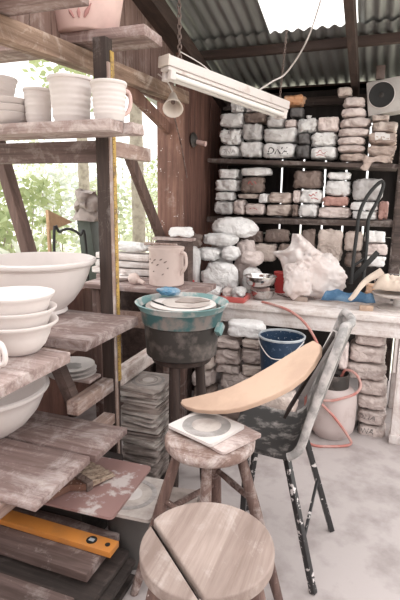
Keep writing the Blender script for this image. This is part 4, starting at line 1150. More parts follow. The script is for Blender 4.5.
# mug nearest, mostly outside the frame, with its loop handle in view
mc = Vector((-1.185, 1.075-.05, ZM + .0015))
mg = empty('mug', tuple(mc), 'white mug whose looped handle shows at the edge of the middle plank', 'mug')
hx = atz(0, 345, ZM).x
mw = aty(7, 342, 1.13)
mcx = mw.x - .070; mc = Vector((mcx, 1.105, ZM + .0015)); mg.location = mc; mg['_at'] = tuple(mc)
MB().lathe([(0, 0), (.044, 0), (.047, .004), (.047, .10), (.048, .105), (.044, .105), (.043, .008), (0, .006)], mc, 40).build('mug_body', 'clay_white', mg)
hp = [Vector((.044, 0, .085)), Vector((.068, 0, .09)), Vector((.082, 0, .06)), Vector((.076, 0, .03)), Vector((.045, 0, .018))]
MB().tube(smoothpath([mc + p for p in hp], 8), .0085, 10).build('handle', 'clay_white', mg)
# bowl on the lower plank
c = Vector((-1.53, 1.49, ZL + .0015)); Mlb = Matrix.Diagonal((1.16, 1.16, 1.15))
bl = empty('bowl', tuple(c), 'deep white bowl on the lower plank, half hidden under the small bowls', 'bowl')
MB().lathe([(0, 0), (.115, 0), (.123, .006), (.160, .035), (.196, .08), (.216, .125), (.224, .150), (.236, .157), (.240, .164), (.238, .172), (.228, .175), (.212, .155), (.203, .125), (.183, .08), (.148, .038), (.09, .018), (0, .016)], c, 64, M=Mlb).build('bowl_body', 'clay_white', bl, smooth=50)
MB().lathe([(.0, .0165), (.05, .0175), (.092, .0205)], c, 40, .2, M=Mlb).build('slip_puddle', 'slip', bl)
# pots on the upper plank: planter, mugs, stacked bowls
zt = ZP + .0015
def cyl(r0, r1, h, t=.008, lip=.004):
    p = [(0, 0), (r0 * .92, 0), (r0 * .97, .006), (r0 * .94, .016)]
    for k in range(1, 33):
        u = k / 32; p.append((r0 + (r1 - r0) * u + 0.0008 * sin(k * 1.25) + .0008 * sin(k * .55 + r0 * 90), .02 + (h - .035) * u))
    p += [(r1 + lip, h - .012), (r1 + lip + .001, h - .004), (r1 + lip - .002, h), (r1 - t, h), (r1 - t, h - .02), (r0 - t, .02), (0, .014)]
    return p
p = aty(71, 100, 1.80); pot(cyl(.074, .087, .178, lip=.006), (p.x, 1.80, zt), 'planter', 'tallest white pot with a thick rolled rim on the upper plank', 'pot', group=GP)
p = aty(107, 100, 1.77); q = Vector((p.x, 1.785, zt))
hm = empty('mug', tuple(q), 'white mug with a side handle nearest the end of the upper plank', 'mug', GP)
MB().lathe(cyl(.062, .068, .148), q, 56).build('mug_body', 'clay_white', hm, smooth=50)
hd = Vector((.55, .83, 0)).normalized()
MB().tube(smoothpath([q + hd * .064 + Vector((0, 0, .128)), q + hd * .090 + Vector((0, 0, .118)), q + hd * .096 + Vector((0, 0, .080)), q + hd * .083 + Vector((0, 0, .045)), q + hd * .060 + Vector((0, 0, .03))], 7), .0085, 10).build('handle', 'clay_pink', hm)
p = aty(40, 100, 1.83); pot(cyl(.052, .056, .150), (p.x, 1.815, zt), 'cup', 'plain white cup between the stacked bowls and the tallest pot', 'cup', group=GP)
# stacked bowls at the frame edge
GW = 'stacked bowls on the upper plank'
bx0 = aty(4, 100, 1.79).x
for k, (dz, r, h) in enumerate(((0, .110, .048), (.036, .114, .042), (.066, .112, .040))):
    prof = [(0, 0), (r * .62, 0), (r * .7, .004), (r * .92, h * .5), (r * .97, h * .85), (r, h), (r - .002, h + .004), (r - .008, h + .003), (r * .86, h * .5), (r * .6, .010), (0, .009)]
    pot(prof, (bx0, 1.79, zt + dz), 'bowl', ['lowest shallow white bowl stacked on the upper plank', 'second shallow white bowl up in the stack on the upper plank', 'third shallow white bowl up in the stack on the upper plank'][k], 'bowl', group=GW)
pot(cyl(.058, .080, .118), (bx0 - .03, 1.79, zt + .083), 'cup', 'short white cup standing on top of the stacked shallow bowls', 'cup', group=GW)
# pink planter overhead
p = aty(87, 20, 2.045)
pp = empty('planter', (p.x, 2.045, 2.199), 'large pink clay planter on the overhead plank', 'pot')
MB().lathe([(0, 0), (.128, 0), (.134, .006), (.155, .12), (.172, .21), (.178, .25), (.186, .255), (.186, .29), (.170, .29), (.140, .09), (.115, .015), (0, .012)], (p.x, 2.045, 2.199), 48).build('pot_body', 'clay_pink', pp, smooth=50); pbd = pp.children[0]
mb = MB()
for k in range(3):
    a = radians(-80 + k * 9); cpt = Vector((p.x + .142 * cos(a), 2.045 + .142 * sin(a), 2.199 + .055))
    mb.tube([cpt + Vector((0, 0, -.02)), cpt + Vector((.012 * (k - 1) , 0, .0)), cpt + Vector((.035 * (k - 1), 0.002, .032))], [.004, .009, .002], 6)
mb.build('leaf_motif', 'clay_red', pbd)

# ------------------------------------------------------------------ stools
def stool(cx, cy, h, r, name, label, seat_mat, angs, splay=.085, split=False, leg_r=.02, strs=((.22, 0, 1), (.30, 1, 2), (.22, 2, 3), (.30, 3, 0))):
    st = empty(name, (cx, cy, 0), label, 'stool')
    th = .036
    if not split:
        MB().lathe([(0, h - th), (r - .008, h - th), (r - .001, h - th + .008), (r, h - .008), (r - .006, h), (0, h)], (cx, cy, 0), 56, .02, cx).build('seat', seat_mat, st)
    else:
        # round seat made of two boards, the sliver set a little lower, dark joint between
        d0, d1 = split; dd = Vector((d1[0] - d0[0], d1[1] - d0[1])); dd.normalize(); nn = Vector((-dd.y, dd.x))
        off = nn.dot(Vector(d0))
        for sgn, drop, gap in ((1, 0.0, .003), (-1, .010, .003)):
            pts = []
            for k in range(96):
                a = 2 * pi * k / 96; q = Vector((r * cos(a), r * sin(a)))
                s_ = (nn.dot(q) - off) * sgn
                if s_ < gap: q = q + nn * sgn * (gap - s_)
                if q.length <= r + .0001 or s_ >= gap: pts.append((q.x, q.y))
            # inner vertices clipped to the chord
            clean = []
            for q in pts:
                if not clean or (Vector(q) - Vector(clean[-1])).length > .002: clean.append(q)
            b = bmesh.new(); vs = [b.verts.new((x, y, 0)) for x, y in clean]
            f = b.faces.new(vs); ex = bmesh.ops.extrude_face_region(b, geom=[f])
            for v in ex['geom']:
                if isinstance(v, bmesh.types.BMVert): v.co.z += th
            bmesh.ops.recalc_face_normals(b, faces=b.faces)
            bmesh.ops.bevel(b, geom=[e for e in b.edges if e.calc_face_angle(0) > 1.0 and e.is_manifold], offset=.006, segments=3, affect='EDGES', profile=.6)
            for v in b.verts: v.co += Vector((cx, cy, h - th - drop))
            MB().bm(b).build('seat_board', seat_mat, st)
    tops, feet = [], []
    for a in angs:
        a = radians(a); tops.append(Vector((cx + r * .66 * cos(a), cy + r * .66 * sin(a), h - th - (.010 if split else .0)))); feet.append(Vector((cx + (r * .72 + splay) * cos(a), cy + (r * .72 + splay) * sin(a), 0)))
    for T, Fq in zip(tops, feet):
        pts = [Fq + (T - Fq) * k / 6 for k in range(7)]
        rr_ = [leg_r * .85, leg_r * .95, leg_r * 1.08, leg_r * 1.12, leg_r * 1.1, leg_r * 1.0, leg_r * .9]
        mb = MB().tube(pts, rr_, 12)
        for v in mb.v[:12]: v.z = 0.001
        mb.build('leg', 'wood_leg', st)
    for hz, i_, j_ in strs:
        a = feet[i_] + (tops[i_] - feet[i_]) * (hz / (h - th)); b = feet[j_] + (tops[j_] - feet[j_]) * (hz / (h - th))
        e = (b - a).normalized(); MB().tube([a - e * .012, a + (b - a) * .5, b + e * .012], [.010, .013, .010], 10).build('stretcher', 'wood_leg', st)
    return st
s1 = atz(207, 543, .655)
l0, l1 = atz(152, 519, .655), atz(200, 592, .655)
stool(s1.x, s1.y, .655, .168, 'stool', 'front stool with a round pale seat cut by a diagonal joint', 'wood_seat', (-66, 15, 110, 195), .11, split=((l0.x - s1.x, l0.y - s1.y), (l1.x - s1.x, l1.y - s1.y)))
s2 = atz(210, 436, .65)
stool(s2.x, s2.y, .65, .166, 'stool', 'back stool with a clay-splashed round seat holding a white bat', 'wood_seat_splashed', (-76, 4, 100, 206), .165, strs=((.34, 0, 1), (.42, 1, 2), (.34, 2, 3), (.40, 3, 0), (.20, 1, 2)))
# things on the back stool
zb = .652
bb = atz(213, 428, zb)
bat(s2.x + .045, s2.y + .02, zb, .20, .20, .010, radians(62), 'wood_plank_pale', None, 'brownish board under the white bat on the back stool', None, 'board')
wbat = bat(s2.x - .025, s2.y + .03, zb + .0115, .215, .195, .011, radians(-22), 'bat_white', [(1, .055, .09, 'bat_ring'), (2, 0, .054, 'bat')], 'white bat with a grey ring on the back stool under the orange slab', None)

# ------------------------------------------------------------------ chair facing the rack side, shell worn
YC0, YC1 = 1.66, 2.02
ch = empty('chair', (-.22, 1.84, 0), 'worn grey shell chair with black metal legs beside the back stool', 'chair')
SH = .445
# shell profile in xz (front of seat to top of back)
prof = [(-.50, .548), (-.48, .562), (-.42, .560), (-.34, .552), (-.28, .548), (-.245, .556), (-.218, .580), (-.200, .615), (-.180, .68), (-.155, .76), (-.128, .85), (-.105, .93), (-.082, 1.01), (-.070, 1.05)]
P3 = smoothpath([Vector((x, 0, z)) for x, z in prof], 4); nseg = len(P3); NY = 14
mb = MB(); tk = .02
def shellpt(i, j, side):
    v = j / NY * 2 - 1; p = P3[i]; u = i / (nseg - 1)
    wid = .185 + .01 * sin(u * 3)
    if u > .88: wid *= 1 - .35 * ((u - .88) / .12) ** 2
    if u < .06: wid *= 1 - .12 * ((.06 - u) / .06) ** 2
    dish = (.012 + .016 * max(0, min(1, (u - .5) * 4))) * (v * v)
    d = P3[min(i + 1, nseg - 1)] - P3[max(i - 1, 0)]; d.normalize(); nrm = Vector((-d.z, 0, d.x))
    if nrm.z < 0 and d.z < .5: nrm = -nrm
    q = Vector((p.x, 1.84 + v * wid, p.z)) + nrm * dish
    q = q - nrm * tk * side
    ca, sa = cos(radians(3)), sin(radians(3)); dx, dy = q.x + .27, q.y - 1.84
    return Vector((-.27 + dx * ca - dy * sa, 1.84 + dx * sa + dy * ca, q.z))
mid_i = int(nseg * .50)
for side in (0, 1):
    for i in range(nseg):
        for j in range(NY + 1): mb.v.append(shellpt(i, j, side))
Wn = NY + 1; off = nseg * Wn
def quads(i0, i1):
    f = []
    for i in range(i0, i1):
        for j in range(NY):
            a = i * Wn + j; f.append((a, a + 1, a + Wn + 1, a + Wn)); f.append((off + a, off + a + Wn, off + a + Wn + 1, off + a + 1))
        for j in (0, NY):
            a = i * Wn + j; f.append((a, a + Wn, off + a + Wn, off + a))
    for i in (i0, i1):
        for j in range(NY): a = i * Wn + j; f.append((a, a + 1, off + a + 1, off + a))
    return f
m_seat = MB(); m_seat.v = [v.copy() for v in mb.v]; m_seat.f = quads(0, mid_i)
m_back = MB(); m_back.v = [v.copy() for v in mb.v]; m_back.f = quads(mid_i, nseg - 1)
def prune(m):
    used = sorted({i for f in m.f for i in f}); mp = {o: n for n, o in enumerate(used)}
    m.v = [m.v[i] for i in used]; m.f = [tuple(mp[i] for i in f) for f in m.f]; return m
prune(m_seat).build('seat', 'seat_dark', ch, smooth=60)
bk_ = prune(m_back).build('backrest', 'chair_inner_shaded', ch, smooth=60)
def edge_path(i0, i1):
    e = [(shellpt(i, 0, 0) + shellpt(i, 0, 1)) / 2 for i in range(i0, i1)]
    e += [(shellpt(nseg - 1, j, 0) + shellpt(nseg - 1, j, 1)) / 2 for j in range(1, NY)]
    e += [(shellpt(i, NY, 0) + shellpt(i, NY, 1)) / 2 for i in reversed(range(i0, i1))]
    return e
MB().tube(edge_path(int(nseg * .36), nseg), .016, 8).build('edge_rim', 'chair_shell', bk_, smooth=60)
legs = [(Vector((-.262, 1.71, .540)), atz(313.5, 594, .0)), (Vector((-.235, 1.96, .540)), atz(331.5, 531, 0.0)),
        (Vector((-.42, 1.74, .545)), Vector((-.45, 1.80, 0))), (Vector((-.42, 1.96, .545)), Vector((-.49, 2.05, 0)))]
for T, Fq in legs:
    Fq.z = 0.003
    MB().bar(Fq, T, .024, .024, .004).build('leg', 'black_iron', ch)
def onleg(k, z): T, Fq = legs[k]; return Fq + (T - Fq) * ((z - Fq.z) / (T.z - Fq.z))
MB().bar(onleg(0, .20), onleg(1, .27), .012, .018, .003).build('cross_brace', 'black_iron', ch)
MB().bar(legs[0][0] + Vector((0, 0, -.006)), legs[2][0] + Vector((0, 0, -.012)), .022, .016, .003).build('seat_rail', 'black_iron', ch)
MB().bar(legs[1][0] + Vector((0, 0, -.006)), legs[3][0] + Vector((0, 0, -.012)), .022, .016, .003).build('seat_rail', 'black_iron', ch)
# ------------------------------------------------------------------ orange curved slab from stool to chair back
zl_ = zb + .0115 + .013
outline = [(180,403),(182,399),(195,396),(212,392),(230,386.5),(250,377),(270,365.5),(290,353),(305,344),(313,340),(320.5,344.5),(320,352),(313,364),(304,375),(290,386),(273,395),(256,402),(240,407.5),(225,410),(210,410.5),(196,409.5),(185,406.5)]
PL = atz(186, 404, zl_ + .03)
def slab_pt(px, py):
    # plane through PL rising to the chair side and leaning toward the viewer
    nrm = Vector((-.36, -.42, .84)).normalized(); dr = ray(px, py)
    return CAM + dr * ((PL - CAM).dot(nrm) / dr.dot(nrm)), nrm
pts = [slab_pt(*q) for q in outline]; nrm = pts[0][1]
ctr = sum((p for p, _ in pts), Vector()) / len(pts)
ax_ = (pts[9][0] - pts[0][0]).normalized(); ay_ = nrm.cross(ax_)
loc2 = [((p - ctr).dot(ax_), (p - ctr).dot(ay_)) for p, _ in pts]
b = bmesh.new(); vs = [b.verts.new((x, y, 0)) for x, y in loc2]; f = b.faces.new(vs)
ex = bmesh.ops.extrude_face_region(b, geom=[f])
for v in ex['geom']:
    if isinstance(v, bmesh.types.BMVert): v.co.z -= .024
bmesh.ops.recalc_face_normals(b, faces=b.faces)
bmesh.ops.bevel(b, geom=[e for e in b.edges if e.calc_face_angle(0) > 1.0], offset=.006, segments=3, affect='EDGES', profile=.6)
Ms = Matrix((ax_, ay_, nrm)).transposed()
mb = MB().bm(b)
for v in mb.v: v.xyz = ctr + Ms @ v
slab_o = mb.build('curved_slab', 'orange_slab', origin=tuple(ctr), smooth=30); tag(slab_o, 'pale orange curved slab bridging the back stool and the chair', 'slab')
SLAB_PLANE = (PL, nrm)
# dark board and pale stick leaning on the chair back
t0, t1 = Vector((-.30, 1.80, SH + .012)), Vector((-.085, 1.83, .80))
b0 = aty(286, 414, 1.80); b1 = aty(334, 334, 1.84)
MBd = MB().bar(b0, b1, .012, .11, .003, (0, 1, 0.0)); o = MBd.build('board', 'wood_dark_board'); tag(o, 'thin dark board leaning against the chair back', 'board')
s0, s1_ = aty(302, 395, 1.92), aty(336, 331, 1.95)
o = MB().bar(s0, s1_, .018, .03, .004).build('stick', 'bat_white'); tag(o, 'pale flat stick leaning beside the dark board on the chair', 'stick')

# ------------------------------------------------------------------ teal tub on a stand
tc = Vector((-.855, 2.09, 0)); tc2 = aty(182, 301, 2.09); tx, ty = tc2.x, 2.09
rz_ = tc2.z; r_t = .222; zbot = rz_ - .262
stand = empty('tub_stand', (tx, ty, 0), 'dark wooden stand under the teal tub', 'stand')
MB().lathe([(0, zbot - .030), (.140, zbot - .030), (.145, zbot - .025), (.145, zbot - .004), (.14, zbot - .001), (0, zbot - .001)], (tx, ty, 0), 40).build('stand_top', 'wood_post', stand)
for a, rt_, rf_ in ((-82, .115, .15), (-18, .115, .16), (62, .115, .16), (168, .050, .050)):
    a = radians(a); T = Vector((tx + rt_ * cos(a), ty + rt_ * sin(a), zbot - .031)); Fq = Vector((tx + rf_ * cos(a), ty + rf_ * sin(a), .001))
    if (Fq - Vector((-.86, 2.15, 0))).length < .0: continue
    MB().tube([Fq, (T + Fq) / 2, T], [.021, .024, .022], 12).build('leg', 'wood_post', stand)
a1, a2 = radians(-82), radians(-18)
MB().tube([(tx + .135 * cos(a1), ty + .135 * sin(a1), .33), (tx + .135 * cos(a2), ty + .135 * sin(a2), .33)], .011, 8).build('stretcher', 'wood_leg', stand)
tub = empty('tub', (tx, ty, zbot), 'round teal tub caked in clay on a wooden stand before the bench', 'tub')
H = rz_ - zbot
MB().lathe([(0, 0), (.160, 0), (.172, .008), (.182, H * .60), (.186, H * .605), (.184, H * .615), (0, H * .615)], (tx, ty, zbot), 56, .01).build('tub_body', 'tub_dark', tub, smooth=50)
MB().lathe([(.183, H * .615), (.190, H * .62), (.201, H * .86), (.205, H * .88), (.196, H * .88), (.186, H * .66), (.0, H * .64)], (tx, ty, zbot), 56).build('teal_band', 'teal', tub, smooth=50)
trm = MB().lathe([(.204, H * .875), (.214, H * .93), (.222, H * .985), (.226, H * .995), (.224, H), (.216, H * 1.0), (.208, H * .95), (.198, H * .88), (.204, H * .875)], (tx, ty, zbot), 56).build('rim', 'teal_rim', tub, smooth=50)
for sgn in (1,):
    pq = Vector((tx + .192, ty - .03, zbot + H * .58)); MB().bar(pq + Vector((.006, -.02, -.02)), pq + Vector((.012, .02, .02)), .03, .04, .008).build('lug', 'teal_rim', trm)
# what lies in the tub: round white bats and a sheet
GTB = 'round bats lying in the teal tub'
ztb = zbot + H * .665
o = MB().lathe([(0, 0), (.170, 0), (.170, .070), (0, .072)], (tx, ty, ztb), 40, .06).build('clay_lump', 'bat', smooth=50); tag(o, 'mass of wet grey clay filling the teal tub', 'clay')
zd = ztb + .074
o = MB().lathe([(0, 0), (.150, .001), (.158, .005), (.150, .010), (0, .011)], (tx + .012, ty - .012, zd), 48, .02).build('round_bat', 'bat_white', smooth=50); tag(o, 'large round white disc lying in the teal tub', 'bat', GTB)
o = MB().lathe([(0, 0), (.110, .001), (.116, .004), (.110, .008), (0, .009)], (tx + .035, ty - .03, zd + .012), 48, .05).build('round_bat', 'bat', smooth=50); tag(o, 'smaller round greyish disc on top of the large white disc', 'bat', GTB)
sh_ = []
o = MB().prism([(-.08, -.03), (.00, -.06), (.09, -.02), (.05, .04), (-.04, .045)], 0, .004, Matrix.Rotation(.5, 3, 'Z'), (tx + .05, ty - .01, zd + .0225)).build('scrap', 'bat_dark'); tag(o, 'dark angular scrap on the discs in the teal tub', 'scrap')
o = MB().tube(smoothpath([Vector((tx - .13, ty - .06, zd + .016)), Vector((tx - .08, ty - .095, zd + .015)), Vector((tx - .02, ty - .12, zd + .013)), Vector((tx + .05, ty - .125, zd + .013))], 6), .004, 6).build('wire', 'black_plain'); tag(o, 'black wire lying along the discs in the teal tub', 'wire')
me = bag_mesh(.12, .11, .05, 510, rough=.35, power=2.3); me.materials.append(MATS['blue_sheet']); o = bpy.data.objects.new('plastic_sheet', me); COL.objects.link(o)
pbs = aty(140, 294, 2.22); o.location = (tx - .105, ty + .085, zd + .013); tag(o, 'bright blue plastic bunched at the back edge of the tub', 'plastic')

# ------------------------------------------------------------------ side table with jug
JZ = 0.965
stb = empty('side_table', (-1.30, 2.66, 0), 'thick slab side table carrying the jug beside the window opening', 'table')
def tblock(): pass
MB().box((-1.72, 2.53, JZ - .032), (-.93, 2.86, JZ), .006).jitter(.003, 6).build('table_top', 'wood_plank', stb)
for x in (-1.66, -1.17):
    for y in (2.56, 2.78): MB().box((x, y, 0), (x + .055, y + .055, JZ - .033), .004).build('leg', 'wood_leg', stb)
MB().box((-1.604, 2.57, .70), (-1.171, 2.60, .80), .004).build('apron', 'wood_rail', stb)
jp = atz(166, 281, JZ); jp = aty(166.5, 270, 2.70)
jg = empty('jug', (jp.x, 2.70, JZ), 'straight-sided pinkish clay jug with an ear handle on the side table', 'jug')
JH = aty(167, 247, 2.70).z - JZ; JR = .108
MB().lathe([(0, 0), (JR - .006, 0), (JR, .005), (JR, .02), (JR - .002, JH - .02), (JR + .003, JH - .012), (JR + .004, JH), (JR - .004, JH), (JR - .010, JH - .03), (JR - .010, .015), (0, .012)], (jp.x, 2.70, JZ + .001), 56).build('jug_body', 'clay_jug', jg, smooth=50)
q = Vector((jp.x, 2.70, JZ)); hd = Vector((.97, -.2, 0)).normalized()
MB().tube(smoothpath([q + hd * (JR - .006) + Vector((0, 0, JH - .03)), q + hd * (JR + .03) + Vector((0, 0, JH - .035)), q + hd * (JR + .036) + Vector((0, 0, JH * .55)), q + hd * (JR - .006) + Vector((0, 0, JH * .3))], 7), .010, 10).build('handle', 'clay_jug', jg)
mb = MB()
for (a, zf, s_) in ((-120, .62, .016), (-108, .70, .020), (-96, .58, .018), (-84, .72, .018), (-70, .66, .02), (-112, .40, .012), (-62, .5, .012), (-78, .34, .016), (-132, .7, .014)):
    a = radians(a); p = q + Vector((JR * cos(a), JR * sin(a), JH * zf)); tdir = Vector((-sin(a), cos(a), .6)).normalized()
    mb.tube([p - tdir * s_ * .6, p, p + tdir * s_ * .6], [.001, .0045, .001], 6)
mb.build('painted_motif', 'bag_brown', jg)
# stick lying across jug mouth
o = MB().tube([q + Vector((-.16, .02, JH + .012)), q + Vector((.05, .05, JH + .012))], [.010, .006], 8).build('wooden_spoon', 'wood_rail'); tag(o, 'wooden spoon laid across the mouth of the jug', 'spoon')
# clay bell/pestle and white dish
pb_ = aty(134.5, 274, 2.62)
ps = empty('pestle', (pb_.x, 2.61, JZ), 'round-ended wooden pestle lying beside the jug', 'pestle')
MB().lathe([(0, -.036), (.022, -.03), (.036, -.008), (.036, .008), (.022, .03), (0, .036)], (pb_.x, 2.61, JZ + .038), 24).build('head', 'clay_jug', ps, smooth=60)
MB().tube([(pb_.x + .03, 2.61, JZ + .030), (pb_.x + .075, 2.60, JZ + .016)], [.016, .012], 12).build('handle', 'clay_jug', ps)
pd = aty(122, 274, 2.72)
dsh = empty('lidded_dish', (pd.x, 2.72, JZ), 'small white dish with a knobbed lid behind the yellow stick', 'dish')
MB().lathe([(0, 0), (.06, 0), (.085, .02), (.088, .026), (0, .03)], (pd.x, 2.74, JZ + .001), 36).build('dish_body', 'clay_white', dsh)
MB().lathe([(0, .03), (.03, .034), (.016, .042), (.022, .056), (.012, .066), (0, .068)], (pd.x, 2.74, JZ + .001), 24).build('knob', 'clay_white', dsh)
# pile of pale boards by the added low wall
GPB = 'pale dusty boards piled behind the jug'
for k in range(5):
    plank('board', (-1.88 + R.uniform(0, .04), 2.90, .87 + k * .05), (-1.40 + R.uniform(-.04, .04), 3.06, .87 + k * .05 + .042), 'wood_bench' if k > 1 else 'wood_plank_pale',
          ['lowest pale board', 'second pale board', 'middle pale board', 'fourth pale board', 'topmost dusty white board'][k] + ' of the pile behind the jug', 'board', GPB, rotz=radians(R.uniform(-4, 4)), jit=.006)
o = MB().box((-1.86, 2.90, 0), (-1.42, 3.05, .868), .006).build('wooden_crate', 'wood_rail_dark'); tag(o, 'tall dark crate under the pile of pale boards behind the jug', 'crate')
me = bag_mesh(.36, .15, .075, 530, rough=.3, power=2.5); me.materials.append(MATS['bag_crumpled']); o = bpy.data.objects.new('plastic_sheet', me); COL.objects.link(o)
o.location = (-1.62, 2.98, .87 + .25 + .001); tag(o, 'crumpled white plastic on the pile of pale boards behind the jug', 'plastic')
# bags between jug and post
GJ = 'bags behind the jug at the corner post'
o = MB().box((-1.30, 3.335, 0), (-1.19, 3.60, .93), .006).build('wooden_crate', 'wood_rail_dark'); tag(o, 'narrow dark crate behind the jug against the timber wall', 'crate')
for x0, y0, x1, y1, yf, m_, lab in ((166,227,191,238,2.905,'bag_crumpled','crumpled white bag behind the jug at the foot of the corner post'), (183,233,200,247,3.25,'bag_brown','brown bag behind the jug beside the white heap')):
    ob_ = bag(x0, y0, x1, y1, yf, m_, lab, GJ, dep=.085, rough=.25)
    if x0 == 166: ZJ = ob_.location.z
plank('board', (-1.40, 2.905, ZJ - .022), (-1.12, 2.985, ZJ - .001), 'wood_plank_pale', 'small board under the crumpled white bag behind the jug', 'board')
o = MB().box((-1.38, 2.90, 0), (-1.14, 2.99, ZJ - .024), .006).build('wooden_crate', 'wood_rail_dark'); tag(o, 'upright crate at the foot of the corner post behind the jug', 'crate')

# ------------------------------------------------------------------ blue bucket, gas bottle, hose
bp = aty(282, 334.5, 2.78); zbk = .379
bb_ = empty('bucket', (bp.x, 2.78, zbk), 'dark blue plastic bucket with a wire handle before the bench', 'bucket')
HB = bp.z - zbk; RB = .137
MB().lathe([(0, 0), (RB * .78, 0), (RB * .80, .005), (RB * .97, HB - .03), (RB, HB - .012), (RB * .975, HB - .012), (RB * .95, HB - .03), (RB * .77, .01), (0, .01)], (bp.x, 2.78, zbk), 48).build('bucket_body', 'blue_plastic', bb_, smooth=50)
MB().lathe([(RB * .96, HB - .012), (RB * 1.02, HB - .014), (RB * 1.03, HB - .004), (RB * 1.0, HB), (RB * .96, HB - .002), (RB * .96, HB - .012)], (bp.x, 2.78, zbk), 48).build('rim', 'blue_rim', bb_)
MB().lathe([(RB * .93, HB - .016), (RB * .90, HB * .6), (0, HB * .58)], (bp.x, 2.78, zbk), 48, .0).build('inner_wall', 'blue_inside', bb_)
q = Vector((bp.x, 2.78, zbk + HB - .02)); pts_ = [q + Vector((-RB * 1.0, -.035, 0)), q + Vector((-RB * .75, -.10, -.035)), q + Vector((-.03, -.150, -.085)), q + Vector((.06, -.150, -.075)), q + Vector((RB * .8, -.10, -.03)), q + Vector((RB * 1.0, -.035, 0))]
MB().tube(smoothpath(pts_, 6), .003, 6).build('wire_handle', 'cord_white', bb_)
gp = atz(327, 441, 0); gx, gy = gp.x + .01, gp.y + .12
gs = empty('gas_cylinder', (gx, gy, 0), 'squat pinkish white gas cylinder under the bench behind the chair', 'gas cylinder')
MB().lathe([(0, .004), (.11, .004), (.115, .02), (.140, .045), (.147, .09), (.147, .25), (.140, .29), (.11, .325), (.06, .34), (0, .345)], (gx, gy, 0), 48).build('cylinder_body', 'gas_body', gs, smooth=50)
gcl = MB().lathe([(.085, .325), (.092, .33), (.092, .415), (.086, .42), (.082, .415), (.082, .335)], (gx, gy, 0), 36).build('collar', 'tub_dark', gs)
MB().lathe([(0, .34), (.02, .34), (.02, .38), (.03, .385), (.03, .40), (0, .402)], (gx, gy, 0), 20).build('valve', 'steel', gs)
hz = [Vector((gx + .041, gy, .394)), Vector((gx + .065, gy - .02, .45)), Vector((gx + .125, gy - .05, .445)), Vector((gx + .162, gy - .06, .38)), Vector((gx + .13, gy - .11, .335)), Vector((gx + .02, gy - .165, .30)), Vector((gx - .06, gy - .175, .28)), Vector((gx + .02, gy - .176, .20)), Vector((gx + .11, gy - .155, .08)), Vector((gx + .13, gy - .15, .02)), Vector((gx + .02, gy - .20, .010)), Vector((gx - .09, gy - .22, .010)), Vector((gx - .155, gy - .13, .02)), Vector((gx - .168, gy - .03, .14)), Vector((gx - .165, gy - .02, .35)), aty(318, 352, 2.92), aty(313, 335, 2.93), aty(302, 320, 2.94), aty(288, 311, 2.965) + Vector((0, 0, .006)), aty(272, 306.5, 3.02) + Vector((0, 0, .014)), aty(262, 304.5, 3.06) + Vector((0, 0, .018))]
o = MB().tube(smoothpath(hz, 8), .0085, 8).build('hose', 'hose_red'); tag(o, 'red rubber gas hose looping from the gas cylinder up to the bench', 'hose')

# ------------------------------------------------------------------ outside the window opening
# grey sheet over dark bin, wooden wedge, black hose
p = atx(87, 218, -2.3)
bn = empty('bin', (p.x, p.y, -.13), 'dark slanted bin topped with a grey crumpled tarp outside the window', 'bin')
MB().bar((p.x + .06, p.y + .16, -.13), (p.x, p.y, p.z + .02), .13, .13, .01).build('bin_body', 'dark_green', bn)
me = blob(lambda a, v: Vector((p.x + (.12 - .05 * v) * cos(a), p.y + (.12 - .05 * v) * sin(a), p.z - .02 + .24 * v)), 3, 34, 16, .055, 9); me.build('tarp', 'tarp', bn, smooth=60)
w0, w1, w2 = atx(48, 210, -2.15), atx(73, 222, -2.15), atx(50, 231, -2.15)
mb = MB(); mb.v = [w0, w1, w2, w0 + Vector((-.04, .03, 0)), w1 + Vector((-.04, .03, 0)), w2 + Vector((-.04, .03, 0))]; mb.f = [(0, 1, 2), (5, 4, 3), (0, 3, 4, 1), (1, 4, 5, 2), (2, 5, 3, 0)]
wd_ = empty('wooden_flag', (w2.x, w2.y, -.13), 'tan triangular wooden pointer on a stake outside the window', 'sign')
mb.build('pointer', 'wood_tan', wd_)
MB().bar((w2.x - .02, w2.y + .02, -.13), (w0.x - .02, w0.y + .02, w0.z), .02, .02, .002).build('stake', 'wood_tan', wd_)
hp_ = [atx(53, 262, -2.05), atx(54, 244, -2.05), atx(60, 232, -2.05), atx(70, 229, -2.05), atx(80, 235, -2.05), atx(86, 246, -2.05), atx(90, 262, -2.05)]
hp_[0].z = -.13; hp_[-1].z = -.13
o = MB().tube(smoothpath(hp_, 6), .010, 8).build('garden_hose', 'black_plain'); tag(o, 'black garden hose arching up outside the window', 'hose')
# trunks
def trunk(px, x, r, h, name, label):
    p = atx(px, 200, x); tr_ = empty(name, (p.x, p.y, -.13), label, 'tree', 'trees outside the window')
    MB().tube([(p.x, p.y, -.13), (p.x + .02, p.y, h * .35), (p.x - .01, p.y + .02, h * .7), (p.x, p.y, h)], [r * 1.15, r, r * .95, r * .8], 16).jitter(.012, 7).build('trunk', 'bark', tr_)
    mb = MB(); rr = random.Random(int(px)); 
    for k in range(420):
        d_ = Vector((rr.gauss(0, 1), rr.gauss(0, 1), rr.gauss(0, .7))).normalized() * (.9 * rr.random() ** .4); c = Vector((p.x, p.y, h + .3)) + d_
        leaf(mb, c, rr, .13, .05)
    mb.build('foliage', 'leaf_mid', tr_)
def leaf(mb, c, rr, l, w, direct=None):
    d_ = direct if direct is not None else Vector((rr.gauss(0, 1), rr.gauss(0, 1), rr.gauss(-.2, .6))).normalized()
    u, v = frame(d_); a = rr.random() * 6.28; s_ = u * cos(a) + v * sin(a); nn = d_.cross(s_)
    mb.add([c, c + d_ * l * .45 + s_ * w, c + d_ * l + nn * l * .1, c + d_ * l * .45 - s_ * w], [(0, 1, 2, 3)])
trunk(137, -2.9, .085, 3.2, 'tree', 'pale barked tree outside behind the slanting brace')
